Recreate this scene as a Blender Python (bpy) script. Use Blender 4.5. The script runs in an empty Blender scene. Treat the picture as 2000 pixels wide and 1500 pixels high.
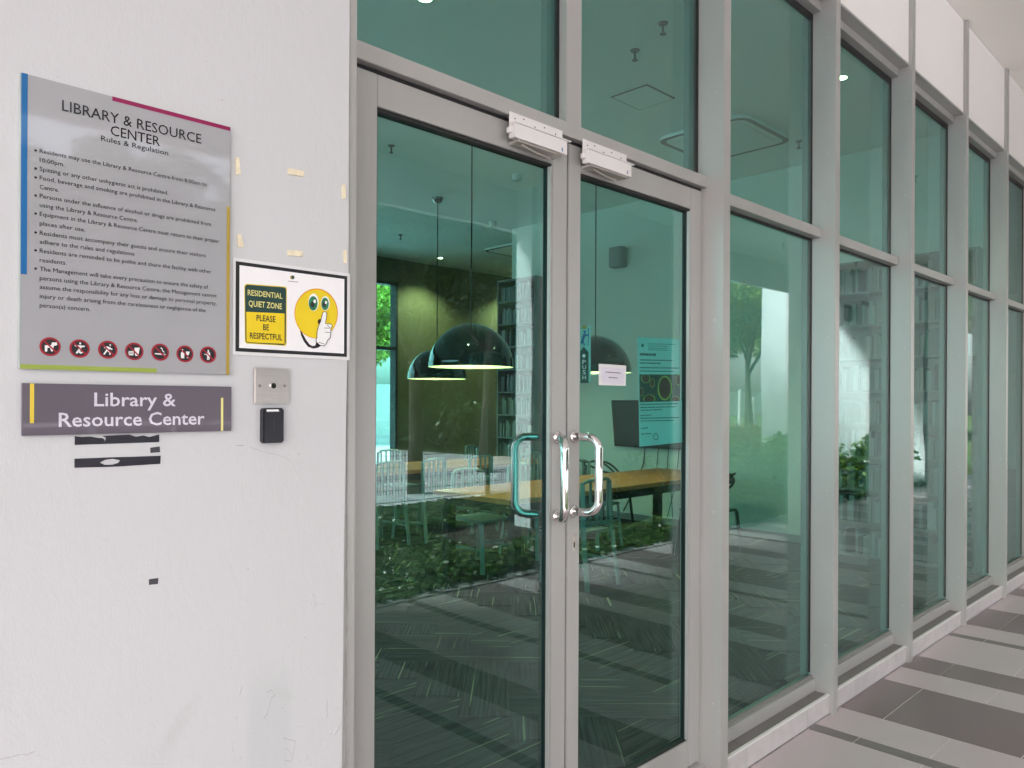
import bpy, math, random
import numpy as np
from mathutils import Vector, Matrix
S = bpy.context.scene
C = S.collection
random.seed(7)
rng = np.random.default_rng(7)
rad = math.radians

# ------------------------------------------------------------------ camera
YAW, ROLL, FPX, SHY = .79153, .004427, 1502.8, 34.7
CAM = Vector((0, -1.75, 1.605))
F_ = Vector((math.cos(YAW), math.sin(YAW), 0))
R0 = Vector((math.sin(YAW), -math.cos(YAW), 0))
U0 = Vector((0, 0, 1))
RR = math.cos(ROLL) * R0 + math.sin(ROLL) * U0
UU = -math.sin(ROLL) * R0 + math.cos(ROLL) * U0
cd = bpy.data.cameras.new('camera')
cam = bpy.data.objects.new('camera', cd)
C.objects.link(cam)
cd.sensor_width = 36
cd.lens = FPX / 2000 * 36
cd.shift_y = SHY / 2000
cd.clip_end = 600
cd.clip_start = .05
cam.matrix_world = Matrix(((RR.x, UU.x, -F_.x, CAM.x), (RR.y, UU.y, -F_.y, CAM.y), (RR.z, UU.z, -F_.z, CAM.z), (0, 0, 0, 1)))
S.camera = cam

# ------------------------------------------------------------------ sky, sun, exposure
SUN_EL, SUN_AZ = rad(42), rad(222)          # azimuth measured from +X towards +Y
w = bpy.data.worlds.new('World')
S.world = w
w.use_nodes = True
nt = w.node_tree
nt.nodes.clear()
sky = nt.nodes.new('ShaderNodeTexSky')
sky.sky_type = 'NISHITA'
sky.sun_disc = False
sky.sun_elevation = SUN_EL
sky.sun_rotation = rad(90) - SUN_AZ
sky.air_density = 1.0
sky.dust_density = 3.0
bg = nt.nodes.new('ShaderNodeBackground')
bg.inputs[1].default_value = .15
wo = nt.nodes.new('ShaderNodeOutputWorld')
hz = nt.nodes.new('ShaderNodeHueSaturation')      # thin bright cloud: the blue is washed out
hz.inputs['Saturation'].default_value = .36
nt.links.new(sky.outputs[0], hz.inputs['Color'])
nt.links.new(hz.outputs[0], bg.inputs[0])
nt.links.new(bg.outputs[0], wo.inputs[0])
sl = bpy.data.lights.new('sun', 'SUN')
sl.energy = 4.0
sl.angle = rad(10)
sl.color = (1, .975, .95)
sun = bpy.data.objects.new('sun', sl)
C.objects.link(sun)
sd = Vector((math.cos(SUN_EL) * math.cos(SUN_AZ), math.cos(SUN_EL) * math.sin(SUN_AZ), math.sin(SUN_EL)))
sun.rotation_euler = sd.to_track_quat('Z', 'Y').to_euler()
sun.location = (20, 10, 30)
S.view_settings.view_transform = 'Standard'
S.view_settings.look = 'None'
S.view_settings.gamma = 1
S.view_settings.use_curve_mapping = False
S.view_settings.exposure = 2.1
cy = S.cycles
cy.use_denoising = True
try:
    cy.denoiser = 'OPENIMAGEDENOISE'
except Exception:
    pass
cy.max_bounces = 10
cy.diffuse_bounces = 6
cy.glossy_bounces = 5
cy.transmission_bounces = 6
cy.transparent_max_bounces = 24
cy.sample_clamp_indirect = 6
cy.caustics_reflective = False
cy.caustics_refractive = False
cy.use_adaptive_sampling = True
cy.adaptive_threshold = .02

# ------------------------------------------------------------------ pixel to surface point (for measuring flat signs on the wall)
def ray(px, py):
    return F_ + (px - 1000) / FPX * RR - (py - 750 - SHY) / FPX * UU
def onY(px, py, Y):
    d = ray(px, py)
    return CAM + d * ((Y - CAM.y) / d.y)

# ------------------------------------------------------------------ materials
def mat(name, col, rough=.5, metal=0, var=.0, vscale=3., bump=0., bscale=40., spec=.5, coat=0., detail=4, stretch=None, rvar=0., island=0., emit=None, ecol=None):
    m = bpy.data.materials.new(name)
    m.use_nodes = True
    n = m.node_tree
    L = n.links.new
    b = n.nodes['Principled BSDF']
    b.inputs['Base Color'].default_value = (*col, 1)
    b.inputs['Roughness'].default_value = rough
    b.inputs['Metallic'].default_value = metal
    b.inputs['Specular IOR Level'].default_value = spec
    b.inputs['Coat Weight'].default_value = coat
    b.inputs['Coat Roughness'].default_value = .03
    b.inputs['Coat IOR'].default_value = 1.65
    tc = n.nodes.new('ShaderNodeTexCoord')
    mp = n.nodes.new('ShaderNodeMapping')
    L(tc.outputs['Object'], mp.inputs[0])
    if stretch:
        mp.inputs['Scale'].default_value = stretch
    if var or rvar or island:
        nz = n.nodes.new('ShaderNodeTexNoise')
        nz.inputs['Scale'].default_value = vscale
        nz.inputs['Detail'].default_value = detail
        L(mp.outputs[0], nz.inputs['Vector'])
        mr = n.nodes.new('ShaderNodeMapRange')
        mr.inputs['From Min'].default_value = .25
        mr.inputs['From Max'].default_value = .75
        mr.inputs['To Min'].default_value = 1 - var
        mr.inputs['To Max'].default_value = 1 + var
        L(nz.outputs['Fac'], mr.inputs['Value'])
        hs = n.nodes.new('ShaderNodeHueSaturation')
        hs.inputs['Color'].default_value = (*col, 1)
        if island:
            g = n.nodes.new('ShaderNodeNewGeometry')
            m2 = n.nodes.new('ShaderNodeMapRange')
            m2.inputs['To Min'].default_value = 1 - island
            m2.inputs['To Max'].default_value = 1 + island
            L(g.outputs['Random Per Island'], m2.inputs['Value'])
            mm = n.nodes.new('ShaderNodeMath')
            mm.operation = 'MULTIPLY'
            L(mr.outputs[0], mm.inputs[0]); L(m2.outputs[0], mm.inputs[1])
            L(mm.outputs[0], hs.inputs['Value'])
        else:
            L(mr.outputs[0], hs.inputs['Value'])
        L(hs.outputs[0], b.inputs['Base Color'])
        if rvar:
            m3 = n.nodes.new('ShaderNodeMapRange')
            m3.inputs['From Min'].default_value = .3
            m3.inputs['From Max'].default_value = .7
            m3.inputs['To Min'].default_value = max(0, rough - rvar)
            m3.inputs['To Max'].default_value = rough + rvar
            L(nz.outputs['Fac'], m3.inputs['Value'])
            L(m3.outputs[0], b.inputs['Roughness'])
    if bump:
        nb = n.nodes.new('ShaderNodeTexNoise')
        nb.inputs['Scale'].default_value = bscale
        nb.inputs['Detail'].default_value = 5
        L(mp.outputs[0], nb.inputs['Vector'])
        bp = n.nodes.new('ShaderNodeBump')
        bp.inputs['Strength'].default_value = bump
        bp.inputs['Distance'].default_value = .01
        L(nb.outputs['Fac'], bp.inputs['Height'])
        L(bp.outputs[0], b.inputs['Normal'])
    if emit:
        b.inputs['Emission Color'].default_value = (*(ecol or col), 1)
        b.inputs['Emission Strength'].default_value = emit
    return m

M = {}
M['ceil_out'] = mat('corridor_ceiling_paint', (.84, .80, .77), .9, var=.02, vscale=.8)
M['plaster'] = mat('white_plaster', (.84, .81, .79), .85, var=.02, vscale=1.2, bump=.12, bscale=60)
M['alu'] = mat('champagne_aluminium', (.43, .425, .415), .36, metal=.3, var=.05, vscale=7, stretch=(1, 1, .25), bump=.015, bscale=300, rvar=.06)
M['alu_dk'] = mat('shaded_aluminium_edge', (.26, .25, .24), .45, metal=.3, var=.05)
M['gasket'] = mat('black_rubber_gasket', (.012, .012, .013), .6, var=.2, vscale=30)
M['steel'] = mat('polished_steel', (.80, .79, .78), .06, metal=1, var=.02, rvar=.03, vscale=12)
M['dull_steel'] = mat('dull_inner_steel', (.30, .31, .31), .22, metal=1, var=.03)
M['brushed'] = mat('brushed_steel', (.62, .58, .55), .32, metal=.9, var=.05, vscale=6, stretch=(2, 2, 60))
M['tile_l'] = mat('light_porcelain', (.50, .432, .442), .36, var=.04, vscale=2.2, bump=.02, bscale=160)
M['tile_d'] = mat('dark_porcelain', (.205, .162, .165), .36, var=.05, vscale=2.6, bump=.02, bscale=160)
M['tile_k'] = mat('kerb_porcelain', (.50, .472, .478), .45, var=.08, vscale=16, bump=.03, bscale=120)
M['tile_n'] = mat('narrow_dark_porcelain', (.18, .16, .158), .45, var=.06, vscale=6)
M['grout'] = mat('pale_grout', (.68, .64, .64), .9, var=.06, vscale=20)
M['white_box'] = mat('white_powdercoat', (.72, .70, .69), .35, var=.02, vscale=10)
M['black_pl'] = mat('black_plastic', (.012, .012, .018), .28, var=.1, vscale=10)
M['dk_tape'] = mat('black_adhesive_tape', (.016, .015, .024), .45, var=.25, vscale=25, bump=.15, bscale=90)
M['grey_tape'] = mat('grey_adhesive_tape', (.05, .05, .058), .5, var=.2, vscale=40)
M['foam'] = mat('cream_foam_tape', (.78, .70, .52), .7, var=.12, vscale=60, bump=.2, bscale=150)
M['sign_grey'] = mat('silver_grey_print', (.345, .35, .37), .45, var=.03, vscale=5, coat=1.0)
M['sign_purple'] = mat('purple_grey_print', (.115, .097, .125), .45, var=.05, vscale=4, coat=1.0)
M['acryl'] = mat('acrylic_edge', (.45, .5, .48), .1, spec=.8, var=.1, vscale=20)
M['ink'] = mat('black_ink', (.010, .010, .013), .5, coat=.1, var=.1, vscale=50)
M['ink_white'] = mat('pale_lilac_ink', (.66, .63, .72), .4, coat=.8, var=.03, vscale=50)
M['white_ink'] = mat('white_ink', (.85, .85, .85), .4, coat=.6, var=.02, vscale=50)
M['blue'] = mat('blue_print', (.004, .13, .36), .4, coat=.3, var=.03)
M['magenta'] = mat('magenta_print', (.27, .004, .08), .4, coat=.3, var=.03)
M['ochre'] = mat('ochre_print', (.40, .28, .04), .4, coat=.8, var=.03)
M['lime'] = mat('lime_print', (.30, .39, .06), .4, coat=.8, var=.04)
M['red'] = mat('red_print', (.33, .006, .02), .4, coat=.8, var=.05)
M['yel_bar'] = mat('yellow_print', (.72, .55, .05), .4, coat=.5, var=.03)
M['yellow'] = mat('bright_yellow_print', (.78, .58, .01), .45, coat=.4, var=.06, vscale=9)
M['darkgreen'] = mat('dark_green_print', (.012, .05, .045), .45, coat=.4, var=.1)
M['paleyel'] = mat('pale_yellow_ink', (.75, .70, .25), .45, coat=.4, var=.02)
M['eyegreen'] = mat('eye_green_print', (.02, .18, .08), .4, coat=.4, var=.3, vscale=80)
M['orange'] = mat('orange_print', (.75, .30, .01), .45, coat=.4, var=.06, vscale=40)
M['paper'] = mat('white_paper', (.84, .83, .85), .5, coat=.35, var=.02)
M['lam'] = mat('laminate_film', (.74, .74, .75), .25, coat=.5, var=.03, vscale=8)
M['brown'] = mat('dark_brown_print', (.05, .015, .01), .5, var=.1)
# interior
M['in_ceil'] = mat('interior_ceiling_paint', (.80, .80, .78), .9, var=.015)
M['in_wall'] = mat('interior_cream_wall', (.76, .72, .66), .85, var=.02, bump=.02)
M['olive'] = mat('interior_olive_wall', (.135, .10, .055), .8, var=.06, vscale=1.5)
M['skirt'] = mat('grey_skirting', (.25, .25, .25), .5, var=.05)
M['wood'] = mat('orange_oak', (.56, .19, .06), .38, var=.22, vscale=1.6, stretch=(.8, 14, 14), bump=.04, bscale=30, detail=6)
M['dark_metal'] = mat('dark_grey_metal', (.03, .03, .035), .4, metal=.3, var=.1)
M['mint'] = mat('mint_aluminium', (.26, .34, .33), .35, metal=.5, var=.05, vscale=5)
M['yellowchair'] = mat('pale_yellow_metal', (.62, .55, .22), .4, var=.05)
M['lamp_black'] = mat('black_lacquer', (.008, .008, .009), .08, coat=1, var=.1, vscale=2)
M['lamp_in'] = mat('gold_white_inside', (.85, .72, .45), .4, var=.03)
M['glow'] = mat('lamp_glow', (1, .85, .6), .4, emit=14, ecol=(1, .80, .52), var=.02)
M['dl_glow'] = mat('downlight_glow', (1, .85, .6), .4, emit=16, ecol=(1, .78, .42), var=.02)
M['screen'] = mat('black_screen', (.03, .032, .035), .35, var=.05)
M['shelf'] = mat('grey_shelf_board', (.16, .16, .165), .5, var=.05)
M['books'] = mat('book_spines', (.17, .17, .18), .6, var=.1, vscale=30, island=.75)
M['stone'] = mat('pale_masonry', (.72, .73, .74), .9, var=.03, vscale=1.5, bump=.06, bscale=30)
M['concrete'] = mat('pale_court_paving', (.70, .68, .73), .85, var=.05, vscale=.8, bump=.05)
M['soil'] = mat('dark_soil', (.045, .035, .025), .95, var=.3, vscale=6, bump=.4, bscale=20)
M['grass'] = mat('lawn_grass', (.06, .10, .025), .95, var=.35, vscale=1.4, bump=.3, bscale=60)
M['skirt_grey'] = mat('grey_sealant', (.30, .30, .29), .7, var=.2, vscale=30)
M['bark'] = mat('tree_bark', (.06, .048, .036), .9, var=.3, vscale=9, stretch=(1, 1, .2), bump=.5, bscale=30)
M['fence'] = mat('dark_green_wire', (.015, .035, .025), .5, var=.1)
M['rail'] = mat('white_rail', (.75, .75, .75), .4, var=.03)
M['rust'] = mat('red_brown_planter', (.28, .07, .03), .7, var=.2)

def leafmat(name, col, var=.5, trans=.35, hue=.04):
    m = bpy.data.materials.new(name)
    m.use_nodes = True
    n = m.node_tree
    L = n.links.new
    b = n.nodes['Principled BSDF']
    b.inputs['Roughness'].default_value = .28
    g = n.nodes.new('ShaderNodeNewGeometry')
    hs = n.nodes.new('ShaderNodeHueSaturation')
    hs.inputs['Color'].default_value = (*col, 1)
    a = n.nodes.new('ShaderNodeMapRange')
    a.inputs['To Min'].default_value = 1 - var
    a.inputs['To Max'].default_value = 1 + var
    L(g.outputs['Random Per Island'], a.inputs['Value'])
    L(a.outputs[0], hs.inputs['Value'])
    nz = n.nodes.new('ShaderNodeTexNoise')
    nz.inputs['Scale'].default_value = 1.3
    a2 = n.nodes.new('ShaderNodeMapRange')
    a2.inputs['To Min'].default_value = .5 - hue
    a2.inputs['To Max'].default_value = .5 + hue
    tc = n.nodes.new('ShaderNodeTexCoord')
    L(tc.outputs['Object'], nz.inputs['Vector'])
    L(nz.outputs['Fac'], a2.inputs['Value'])
    L(a2.outputs[0], hs.inputs['Hue'])
    L(hs.outputs[0], b.inputs['Base Color'])
    t = n.nodes.new('ShaderNodeBsdfTranslucent')
    L(hs.outputs[0], t.inputs['Color'])
    mx = n.nodes.new('ShaderNodeMixShader')
    mx.inputs[0].default_value = trans
    L(b.outputs[0], mx.inputs[1])
    L(t.outputs[0], mx.inputs[2])
    L(mx.outputs[0], n.nodes['Material Output'].inputs[0])
    return m
M['leaf'] = leafmat('bright_tree_leaves', (.27, .36, .06))
M['leaf_dk'] = leafmat('dark_tree_leaves', (.075, .12, .035))
M['leaf_gc'] = leafmat('ground_cover_leaves', (.075, .14, .032))
M['leaf_sh'] = leafmat('shrub_leaves', (.12, .22, .035))
M['leaf_or'] = leafmat('croton_leaves', (.26, .17, .03))

def glassmat(name, tint, r0=.045, k=.72, p=2.):
    m = bpy.data.materials.new(name)
    m.use_nodes = True
    n = m.node_tree
    L = n.links.new
    n.nodes.remove(n.nodes['Principled BSDF'])
    g = n.nodes.new('ShaderNodeNewGeometry')
    d = n.nodes.new('ShaderNodeVectorMath'); d.operation = 'DOT_PRODUCT'
    L(g.outputs['Normal'], d.inputs[0]); L(g.outputs['Incoming'], d.inputs[1])
    ab = n.nodes.new('ShaderNodeMath'); ab.operation = 'ABSOLUTE'
    L(d.outputs['Value'], ab.inputs[0])
    su = n.nodes.new('ShaderNodeMath'); su.operation = 'SUBTRACT'; su.inputs[0].default_value = 1; su.use_clamp = True
    L(ab.outputs[0], su.inputs[1])
    pw = n.nodes.new('ShaderNodeMath'); pw.operation = 'POWER'; pw.inputs[1].default_value = p
    L(su.outputs[0], pw.inputs[0])
    ma = n.nodes.new('ShaderNodeMath'); ma.operation = 'MULTIPLY_ADD'; ma.inputs[1].default_value = k; ma.inputs[2].default_value = r0
    ma.use_clamp = True
    L(pw.outputs[0], ma.inputs[0])
    tr = n.nodes.new('ShaderNodeBsdfTransparent'); tr.inputs[0].default_value = (*tint, 1)
    tcg = n.nodes.new('ShaderNodeTexCoord')
    wz = n.nodes.new('ShaderNodeTexNoise'); wz.inputs['Scale'].default_value = 1.7; wz.inputs['Detail'].default_value = 1
    L(tcg.outputs['Object'], wz.inputs['Vector'])
    wb = n.nodes.new('ShaderNodeBump'); wb.inputs['Strength'].default_value = .25; wb.inputs['Distance'].default_value = .0035
    L(wz.outputs['Fac'], wb.inputs['Height'])
    # faint grime film, heavier in smeared patches
    gz = n.nodes.new('ShaderNodeTexNoise'); gz.inputs['Scale'].default_value = 6; gz.inputs['Detail'].default_value = 8; gz.inputs['Distortion'].default_value = 1.2
    gm = n.nodes.new('ShaderNodeMapping'); gm.inputs['Scale'].default_value = (1, 1, .35)
    L(tcg.outputs['Object'], gm.inputs[0]); L(gm.outputs[0], gz.inputs['Vector'])
    gr = n.nodes.new('ShaderNodeMapRange'); gr.inputs[1].default_value = .42; gr.inputs[2].default_value = .75; gr.inputs[3].default_value = .001; gr.inputs[4].default_value = .014
    L(gz.outputs['Fac'], gr.inputs[0])
    df = n.nodes.new('ShaderNodeBsdfDiffuse'); df.inputs[0].default_value = (.7, .75, .72, 1)
    gl = n.nodes.new('ShaderNodeBsdfGlossy'); gl.inputs['Roughness'].default_value = 0
    gl.inputs['Color'].default_value = (.93, .98, .97, 1)
    mx = n.nodes.new('ShaderNodeMixShader')
    L(ma.outputs[0], mx.inputs[0]); L(tr.outputs[0], mx.inputs[1]); L(gl.outputs[0], mx.inputs[2])
    L(wb.outputs[0], gl.inputs['Normal'])
    m2 = n.nodes.new('ShaderNodeMixShader')
    L(gr.outputs[0], m2.inputs[0]); L(mx.outputs[0], m2.inputs[1]); L(df.outputs[0], m2.inputs[2])
    L(m2.outputs[0], n.nodes['Material Output'].inputs[0])
    return m
M['glass'] = glassmat('green_tinted_glass', (.52, .84, .81), .058, .46, 3.2)
M['clear'] = glassmat('clear_window_glass', (.86, .95, .93), .03, .5, 4)

# plaster of the sign wall: brushed paint relief, patched strip, peel and scuffs
def wallmat():
    m = mat('signed_wall_plaster', (.56, .565, .58), .62, var=.025, vscale=1.1)
    n = m.node_tree
    L = n.links.new
    b = n.nodes['Principled BSDF']
    tc = n.nodes.new('ShaderNodeTexCoord')
    def noise(scale, st=(1, 1, 1), det=5, dist=0):
        mp = n.nodes.new('ShaderNodeMapping'); mp.inputs['Scale'].default_value = st
        L(tc.outputs['Object'], mp.inputs[0])
        z = n.nodes.new('ShaderNodeTexNoise'); z.inputs['Scale'].default_value = scale; z.inputs['Detail'].default_value = det
        z.inputs['Distortion'].default_value = dist
        L(mp.outputs[0], z.inputs['Vector'])
        return z.outputs['Fac']
    def math_(op, a, b_=None, c=None, clamp=False):
        q = n.nodes.new('ShaderNodeMath'); q.operation = op; q.use_clamp = clamp
        for i, v in enumerate((a, b_, c)):
            if v is None: continue
            if isinstance(v, (int, float)): q.inputs[i].default_value = v
            else: L(v, q.inputs[i])
        return q.outputs[0]
    def rng_(v, a, b_, lo=0, hi=1):
        q = n.nodes.new('ShaderNodeMapRange'); q.inputs[1].default_value = a; q.inputs[2].default_value = b_
        q.inputs[3].default_value = lo; q.inputs[4].default_value = hi
        L(v, q.inputs[0]); return q.outputs[0]
    roller = noise(230, (1, 1, .45), 3)
    fine = noise(60, (1, 1, .35), 4)
    lump = noise(11, (1, 1, .8), 6, .6)
    flake = rng_(noise(26, (1, 1, .8), 3, 1.5), .66, .69)
    # peeling band: low, right hand side of the wall
    sx = n.nodes.new('ShaderNodeSeparateXYZ'); L(tc.outputs['Object'], sx.inputs[0])
    bandx = math_('MULTIPLY', rng_(sx.outputs['X'], .79, .81), rng_(sx.outputs['X'], .915, .89))
    bandz = rng_(sx.outputs['Z'], 1.02, .92)
    band = math_('MULTIPLY', bandx, bandz)
    zone = math_('MULTIPLY', rng_(sx.outputs['X'], .70, .86), rng_(sx.outputs['Z'], 1.25, .8))
    fl = math_('MULTIPLY', flake, zone)
    h = math_('MULTIPLY_ADD', roller, .10, math_('MULTIPLY', fine, .16))
    h = math_('MULTIPLY_ADD', lump, .5, h)
    h = math_('MULTIPLY_ADD', fl, .9, h)
    h = math_('MULTIPLY_ADD', band, -.22, h)
    bp = n.nodes.new('ShaderNodeBump'); bp.inputs['Strength'].default_value = .42; bp.inputs['Distance'].default_value = .009
    L(h, bp.inputs['Height']); L(bp.outputs[0], b.inputs['Normal'])
    hs = [q for q in n.nodes if q.type == 'HUE_SAT'][0]
    mix = n.nodes.new('ShaderNodeMix'); mix.data_type = 'RGBA'
    mix.inputs[7].default_value = (.49, .515, .52, 1)
    L(math_('MULTIPLY', band, .55), mix.inputs[0])
    L(hs.outputs[0], mix.inputs[6])
    dirt = rng_(noise(3.1, (1, 1, 1), 8, 1.0), .60, .74)
    zone2 = math_('MULTIPLY', rng_(sx.outputs['X'], .25, .8), rng_(sx.outputs['Z'], 1.7, 1.2))
    mix2 = n.nodes.new('ShaderNodeMix'); mix2.data_type = 'RGBA'
    mix2.inputs[7].default_value = (.39, .365, .355, 1)
    L(math_('MULTIPLY', math_('MULTIPLY', dirt, zone2), .38), mix2.inputs[0])
    L(mix.outputs[2], mix2.inputs[6])
    speck = rng_(noise(55, (1, 1, 1), 2, 0), .775, .79)
    mix3 = n.nodes.new('ShaderNodeMix'); mix3.data_type = 'RGBA'
    mix3.inputs[7].default_value = (.42, .38, .36, 1)
    L(math_('MULTIPLY', speck, .7), mix3.inputs[0])
    L(mix2.outputs[2], mix3.inputs[6])
    L(mix3.outputs[2], b.inputs['Base Color'])
    return m
M['wall'] = wallmat()

def carpetmat():
    m = mat('striped_carpet', (.05, .055, .055), .95)
    n = m.node_tree; L = n.links.new; b = n.nodes['Principled BSDF']
    tc = n.nodes.new('ShaderNodeTexCoord'); oi = n.nodes.new('ShaderNodeObjectInfo')
    mu = n.nodes.new('ShaderNodeMath'); mu.operation = 'MULTIPLY'; mu.inputs[1].default_value = 37
    L(oi.outputs['Random'], mu.inputs[0])
    ad = n.nodes.new('ShaderNodeVectorMath'); ad.operation = 'ADD'
    cb = n.nodes.new('ShaderNodeCombineXYZ'); L(mu.outputs[0], cb.inputs[1]); L(mu.outputs[0], cb.inputs[0])
    L(tc.outputs['Object'], ad.inputs[0]); L(cb.outputs[0], ad.inputs[1])
    def nz(st, sc, det):
        mp = n.nodes.new('ShaderNodeMapping'); mp.inputs['Scale'].default_value = st
        L(ad.outputs[0], mp.inputs[0])
        z = n.nodes.new('ShaderNodeTexNoise'); z.inputs['Scale'].default_value = sc; z.inputs['Detail'].default_value = det
        L(mp.outputs[0], z.inputs['Vector']); return z.outputs['Fac']
    r1 = n.nodes.new('ShaderNodeValToRGB')
    r1.color_ramp.elements[0].position = .36; r1.color_ramp.elements[0].color = (.017, .0165, .0165, 1)
    r1.color_ramp.elements[1].position = .66; r1.color_ramp.elements[1].color = (.092, .088, .084, 1)
    L(nz((.9, 26, 1), 3, 5), r1.inputs[0])
    r2 = n.nodes.new('ShaderNodeMapRange'); r2.inputs[1].default_value = .675; r2.inputs[2].default_value = .70
    L(nz((.5, 22, 1), 2.2, 1), r2.inputs[0])
    mx = n.nodes.new('ShaderNodeMix'); mx.data_type = 'RGBA'
    mx.inputs[7].default_value = (.33, .30, .17, 1)
    L(r2.outputs[0], mx.inputs[0]); L(r1.outputs[0], mx.inputs[6]); L(mx.outputs[2], b.inputs['Base Color'])
    b.inputs['Specular IOR Level'].default_value = .1
    return m
M['carpet'] = carpetmat()

# ------------------------------------------------------------------ mesh builder
class MB:
    def __init__(s): s.v = []; s.f = []
    def add(s, vs, fs):
        o = len(s.v); s.v += [tuple(v) for v in vs]; s.f += [tuple(i + o for i in f) for f in fs]; return s
    def box(s, x0, x1, y0, y1, z0, z1):
        return s.add([(x0, y0, z0), (x1, y0, z0), (x1, y1, z0), (x0, y1, z0), (x0, y0, z1), (x1, y0, z1), (x1, y1, z1), (x0, y1, z1)],
                     [(0, 3, 2, 1), (4, 5, 6, 7), (0, 1, 5, 4), (1, 2, 6, 5), (2, 3, 7, 6), (3, 0, 4, 7)])
    def bar(s, p, q, w, h=None, up=(0, 0, 1)):
        p, q = Vector(p), Vector(q); h = h or w
        d = (q - p).normalized(); a = d.cross(Vector(up))
        if a.length < 1e-3: a = d.cross(Vector((1, 0, 0)))
        a.normalize(); b = a.cross(d)
        vs = [c + a * sa * w / 2 + b * sb * h / 2 for c in (p, q) for sa, sb in ((-1, -1), (1, -1), (1, 1), (-1, 1))]
        return s.add(vs, [(0, 1, 2, 3), (7, 6, 5, 4), (0, 4, 5, 1), (1, 5, 6, 2), (2, 6, 7, 3), (3, 7, 4, 0)])
    def tube(s, pts, r, n=8, cap=True):
        pts = [Vector(p) for p in pts]
        rs = r if isinstance(r, (list, tuple)) else [r] * len(pts)
        vs = []; pa = None
        for i, p in enumerate(pts):
            d = (pts[min(i + 1, len(pts) - 1)] - pts[max(i - 1, 0)]).normalized()
            if pa is None:
                a = d.cross(Vector((0, 0, 1)))
                if a.length < 1e-2: a = d.cross(Vector((1, 0, 0)))
            else:
                a = pa - d * pa.dot(d)
            a.normalize(); pa = a; b = d.cross(a)
            vs += [p + (a * math.cos(t * 2 * math.pi / n) + b * math.sin(t * 2 * math.pi / n)) * rs[i] for t in range(n)]
        fs = [(i * n + j, i * n + (j + 1) % n, (i + 1) * n + (j + 1) % n, (i + 1) * n + j) for i in range(len(pts) - 1) for j in range(n)]
        if cap: fs += [tuple(range(n))[::-1], tuple((len(pts) - 1) * n + j for j in range(n))]
        return s.add(vs, fs)
    def lathe(s, prof, c=(0, 0, 0), n=32):
        vs = [(c[0] + r * math.cos(2 * math.pi * j / n), c[1] + r * math.sin(2 * math.pi * j / n), c[2] + z) for r, z in prof for j in range(n)]
        return s.add(vs, [(i * n + j, i * n + (j + 1) % n, (i + 1) * n + (j + 1) % n, (i + 1) * n + j) for i in range(len(prof) - 1) for j in range(n)])
    def prism(s, pts, d):
        """pts: planar polygon (list of 3D), d: thickness vector"""
        n = len(pts); d = Vector(d); pts = [Vector(p) for p in pts]
        return s.add(pts + [p + d for p in pts], [tuple(range(n)), tuple(range(2 * n - 1, n - 1, -1))] + [(i, i + n, (i + 1) % n + n, (i + 1) % n) for i in range(n)])
    def build(s, name, m, parent=None, smooth=False, bevel=0):
        me = bpy.data.meshes.new(name)
        org = Vector(parent['_o']) if parent is not None and '_o' in parent else Vector()
        me.from_pydata([tuple(Vector(v) - org) for v in s.v], [], s.f)
        import bmesh
        bm = bmesh.new(); bm.from_mesh(me)
        if bevel:
            bmesh.ops.bevel(bm, geom=bm.edges[:], offset=bevel, segments=2, affect='EDGES', clamp_overlap=True)
        bmesh.ops.recalc_face_normals(bm, faces=bm.faces)
        bm.to_mesh(me); bm.free()
        if smooth:
            me.polygons.foreach_set('use_smooth', [True] * len(me.polygons))
        me.materials.append(M[m] if isinstance(m, str) else m)
        return link(name, me, parent)

def link(name, me, parent=None):
    o = bpy.data.objects.new(name, me); C.objects.link(o)
    if parent is not None:
        o.parent = parent
        if '_o' in parent: o['_o'] = list(parent['_o'])
    return o
def tag(o, label=None, cat=None, group=None, kind=None):
    if label: o['label'] = label
    if cat: o['category'] = cat
    if group: o['group'] = group
    if kind: o['kind'] = kind
    return o
def thing(name, label, cat, loc=(0, 0, 0), group=None):
    o = bpy.data.objects.new(name, None); C.objects.link(o)
    o.location = loc; o['_o'] = list(loc); o.empty_display_size = .1
    return tag(o, label, cat, group)
def copy_tree(o, parent=None):
    c = o.copy(); C.objects.link(c)
    if parent is not None: c.parent = parent
    for ch in [q for q in bpy.data.objects if q.parent == o]:
        copy_tree(ch, c)
    return c
def dup(o, loc, rz=0, label=None, scale=None):
    c = copy_tree(o); c.location = loc; c.rotation_euler = (0, 0, rz)
    if label: c['label'] = label
    if scale: c.scale = scale if not isinstance(scale, (int, float)) else (scale,) * 3
    return c
def struct(name, mb, m, label=None):
    o = mb.build(name, m); o['kind'] = 'structure'
    if label: o['label'] = label
    return o

# ================================================================== SETTING
g = MB().box(-80, 120, -90, 80, -.6, -.06)
struct('ground', g, 'grass', 'short green lawn around the building')
struct('bounce_paving', MB().box(-60, -9.05, -30, 40, -.3, -.004), 'concrete', 'unseen pale paving added to bounce sunlight into the corridor')  # out of view, added so sunlit ground brightens the corridor from the left
struct('garden_bed', MB().box(-9.0, 16.5, -7.80, -3.17, -.3, -.02), 'soil', 'dark planted soil beside the corridor')
struct('court', MB().box(-9.0, 15.4, -26, -7.80, -.3, .0), 'concrete', 'pale sunlit paved court beyond the mesh fence')
struct('corridor_base', MB().box(-9.0, 34, -3.17, .0, -.4, -.012), 'grout')

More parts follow.
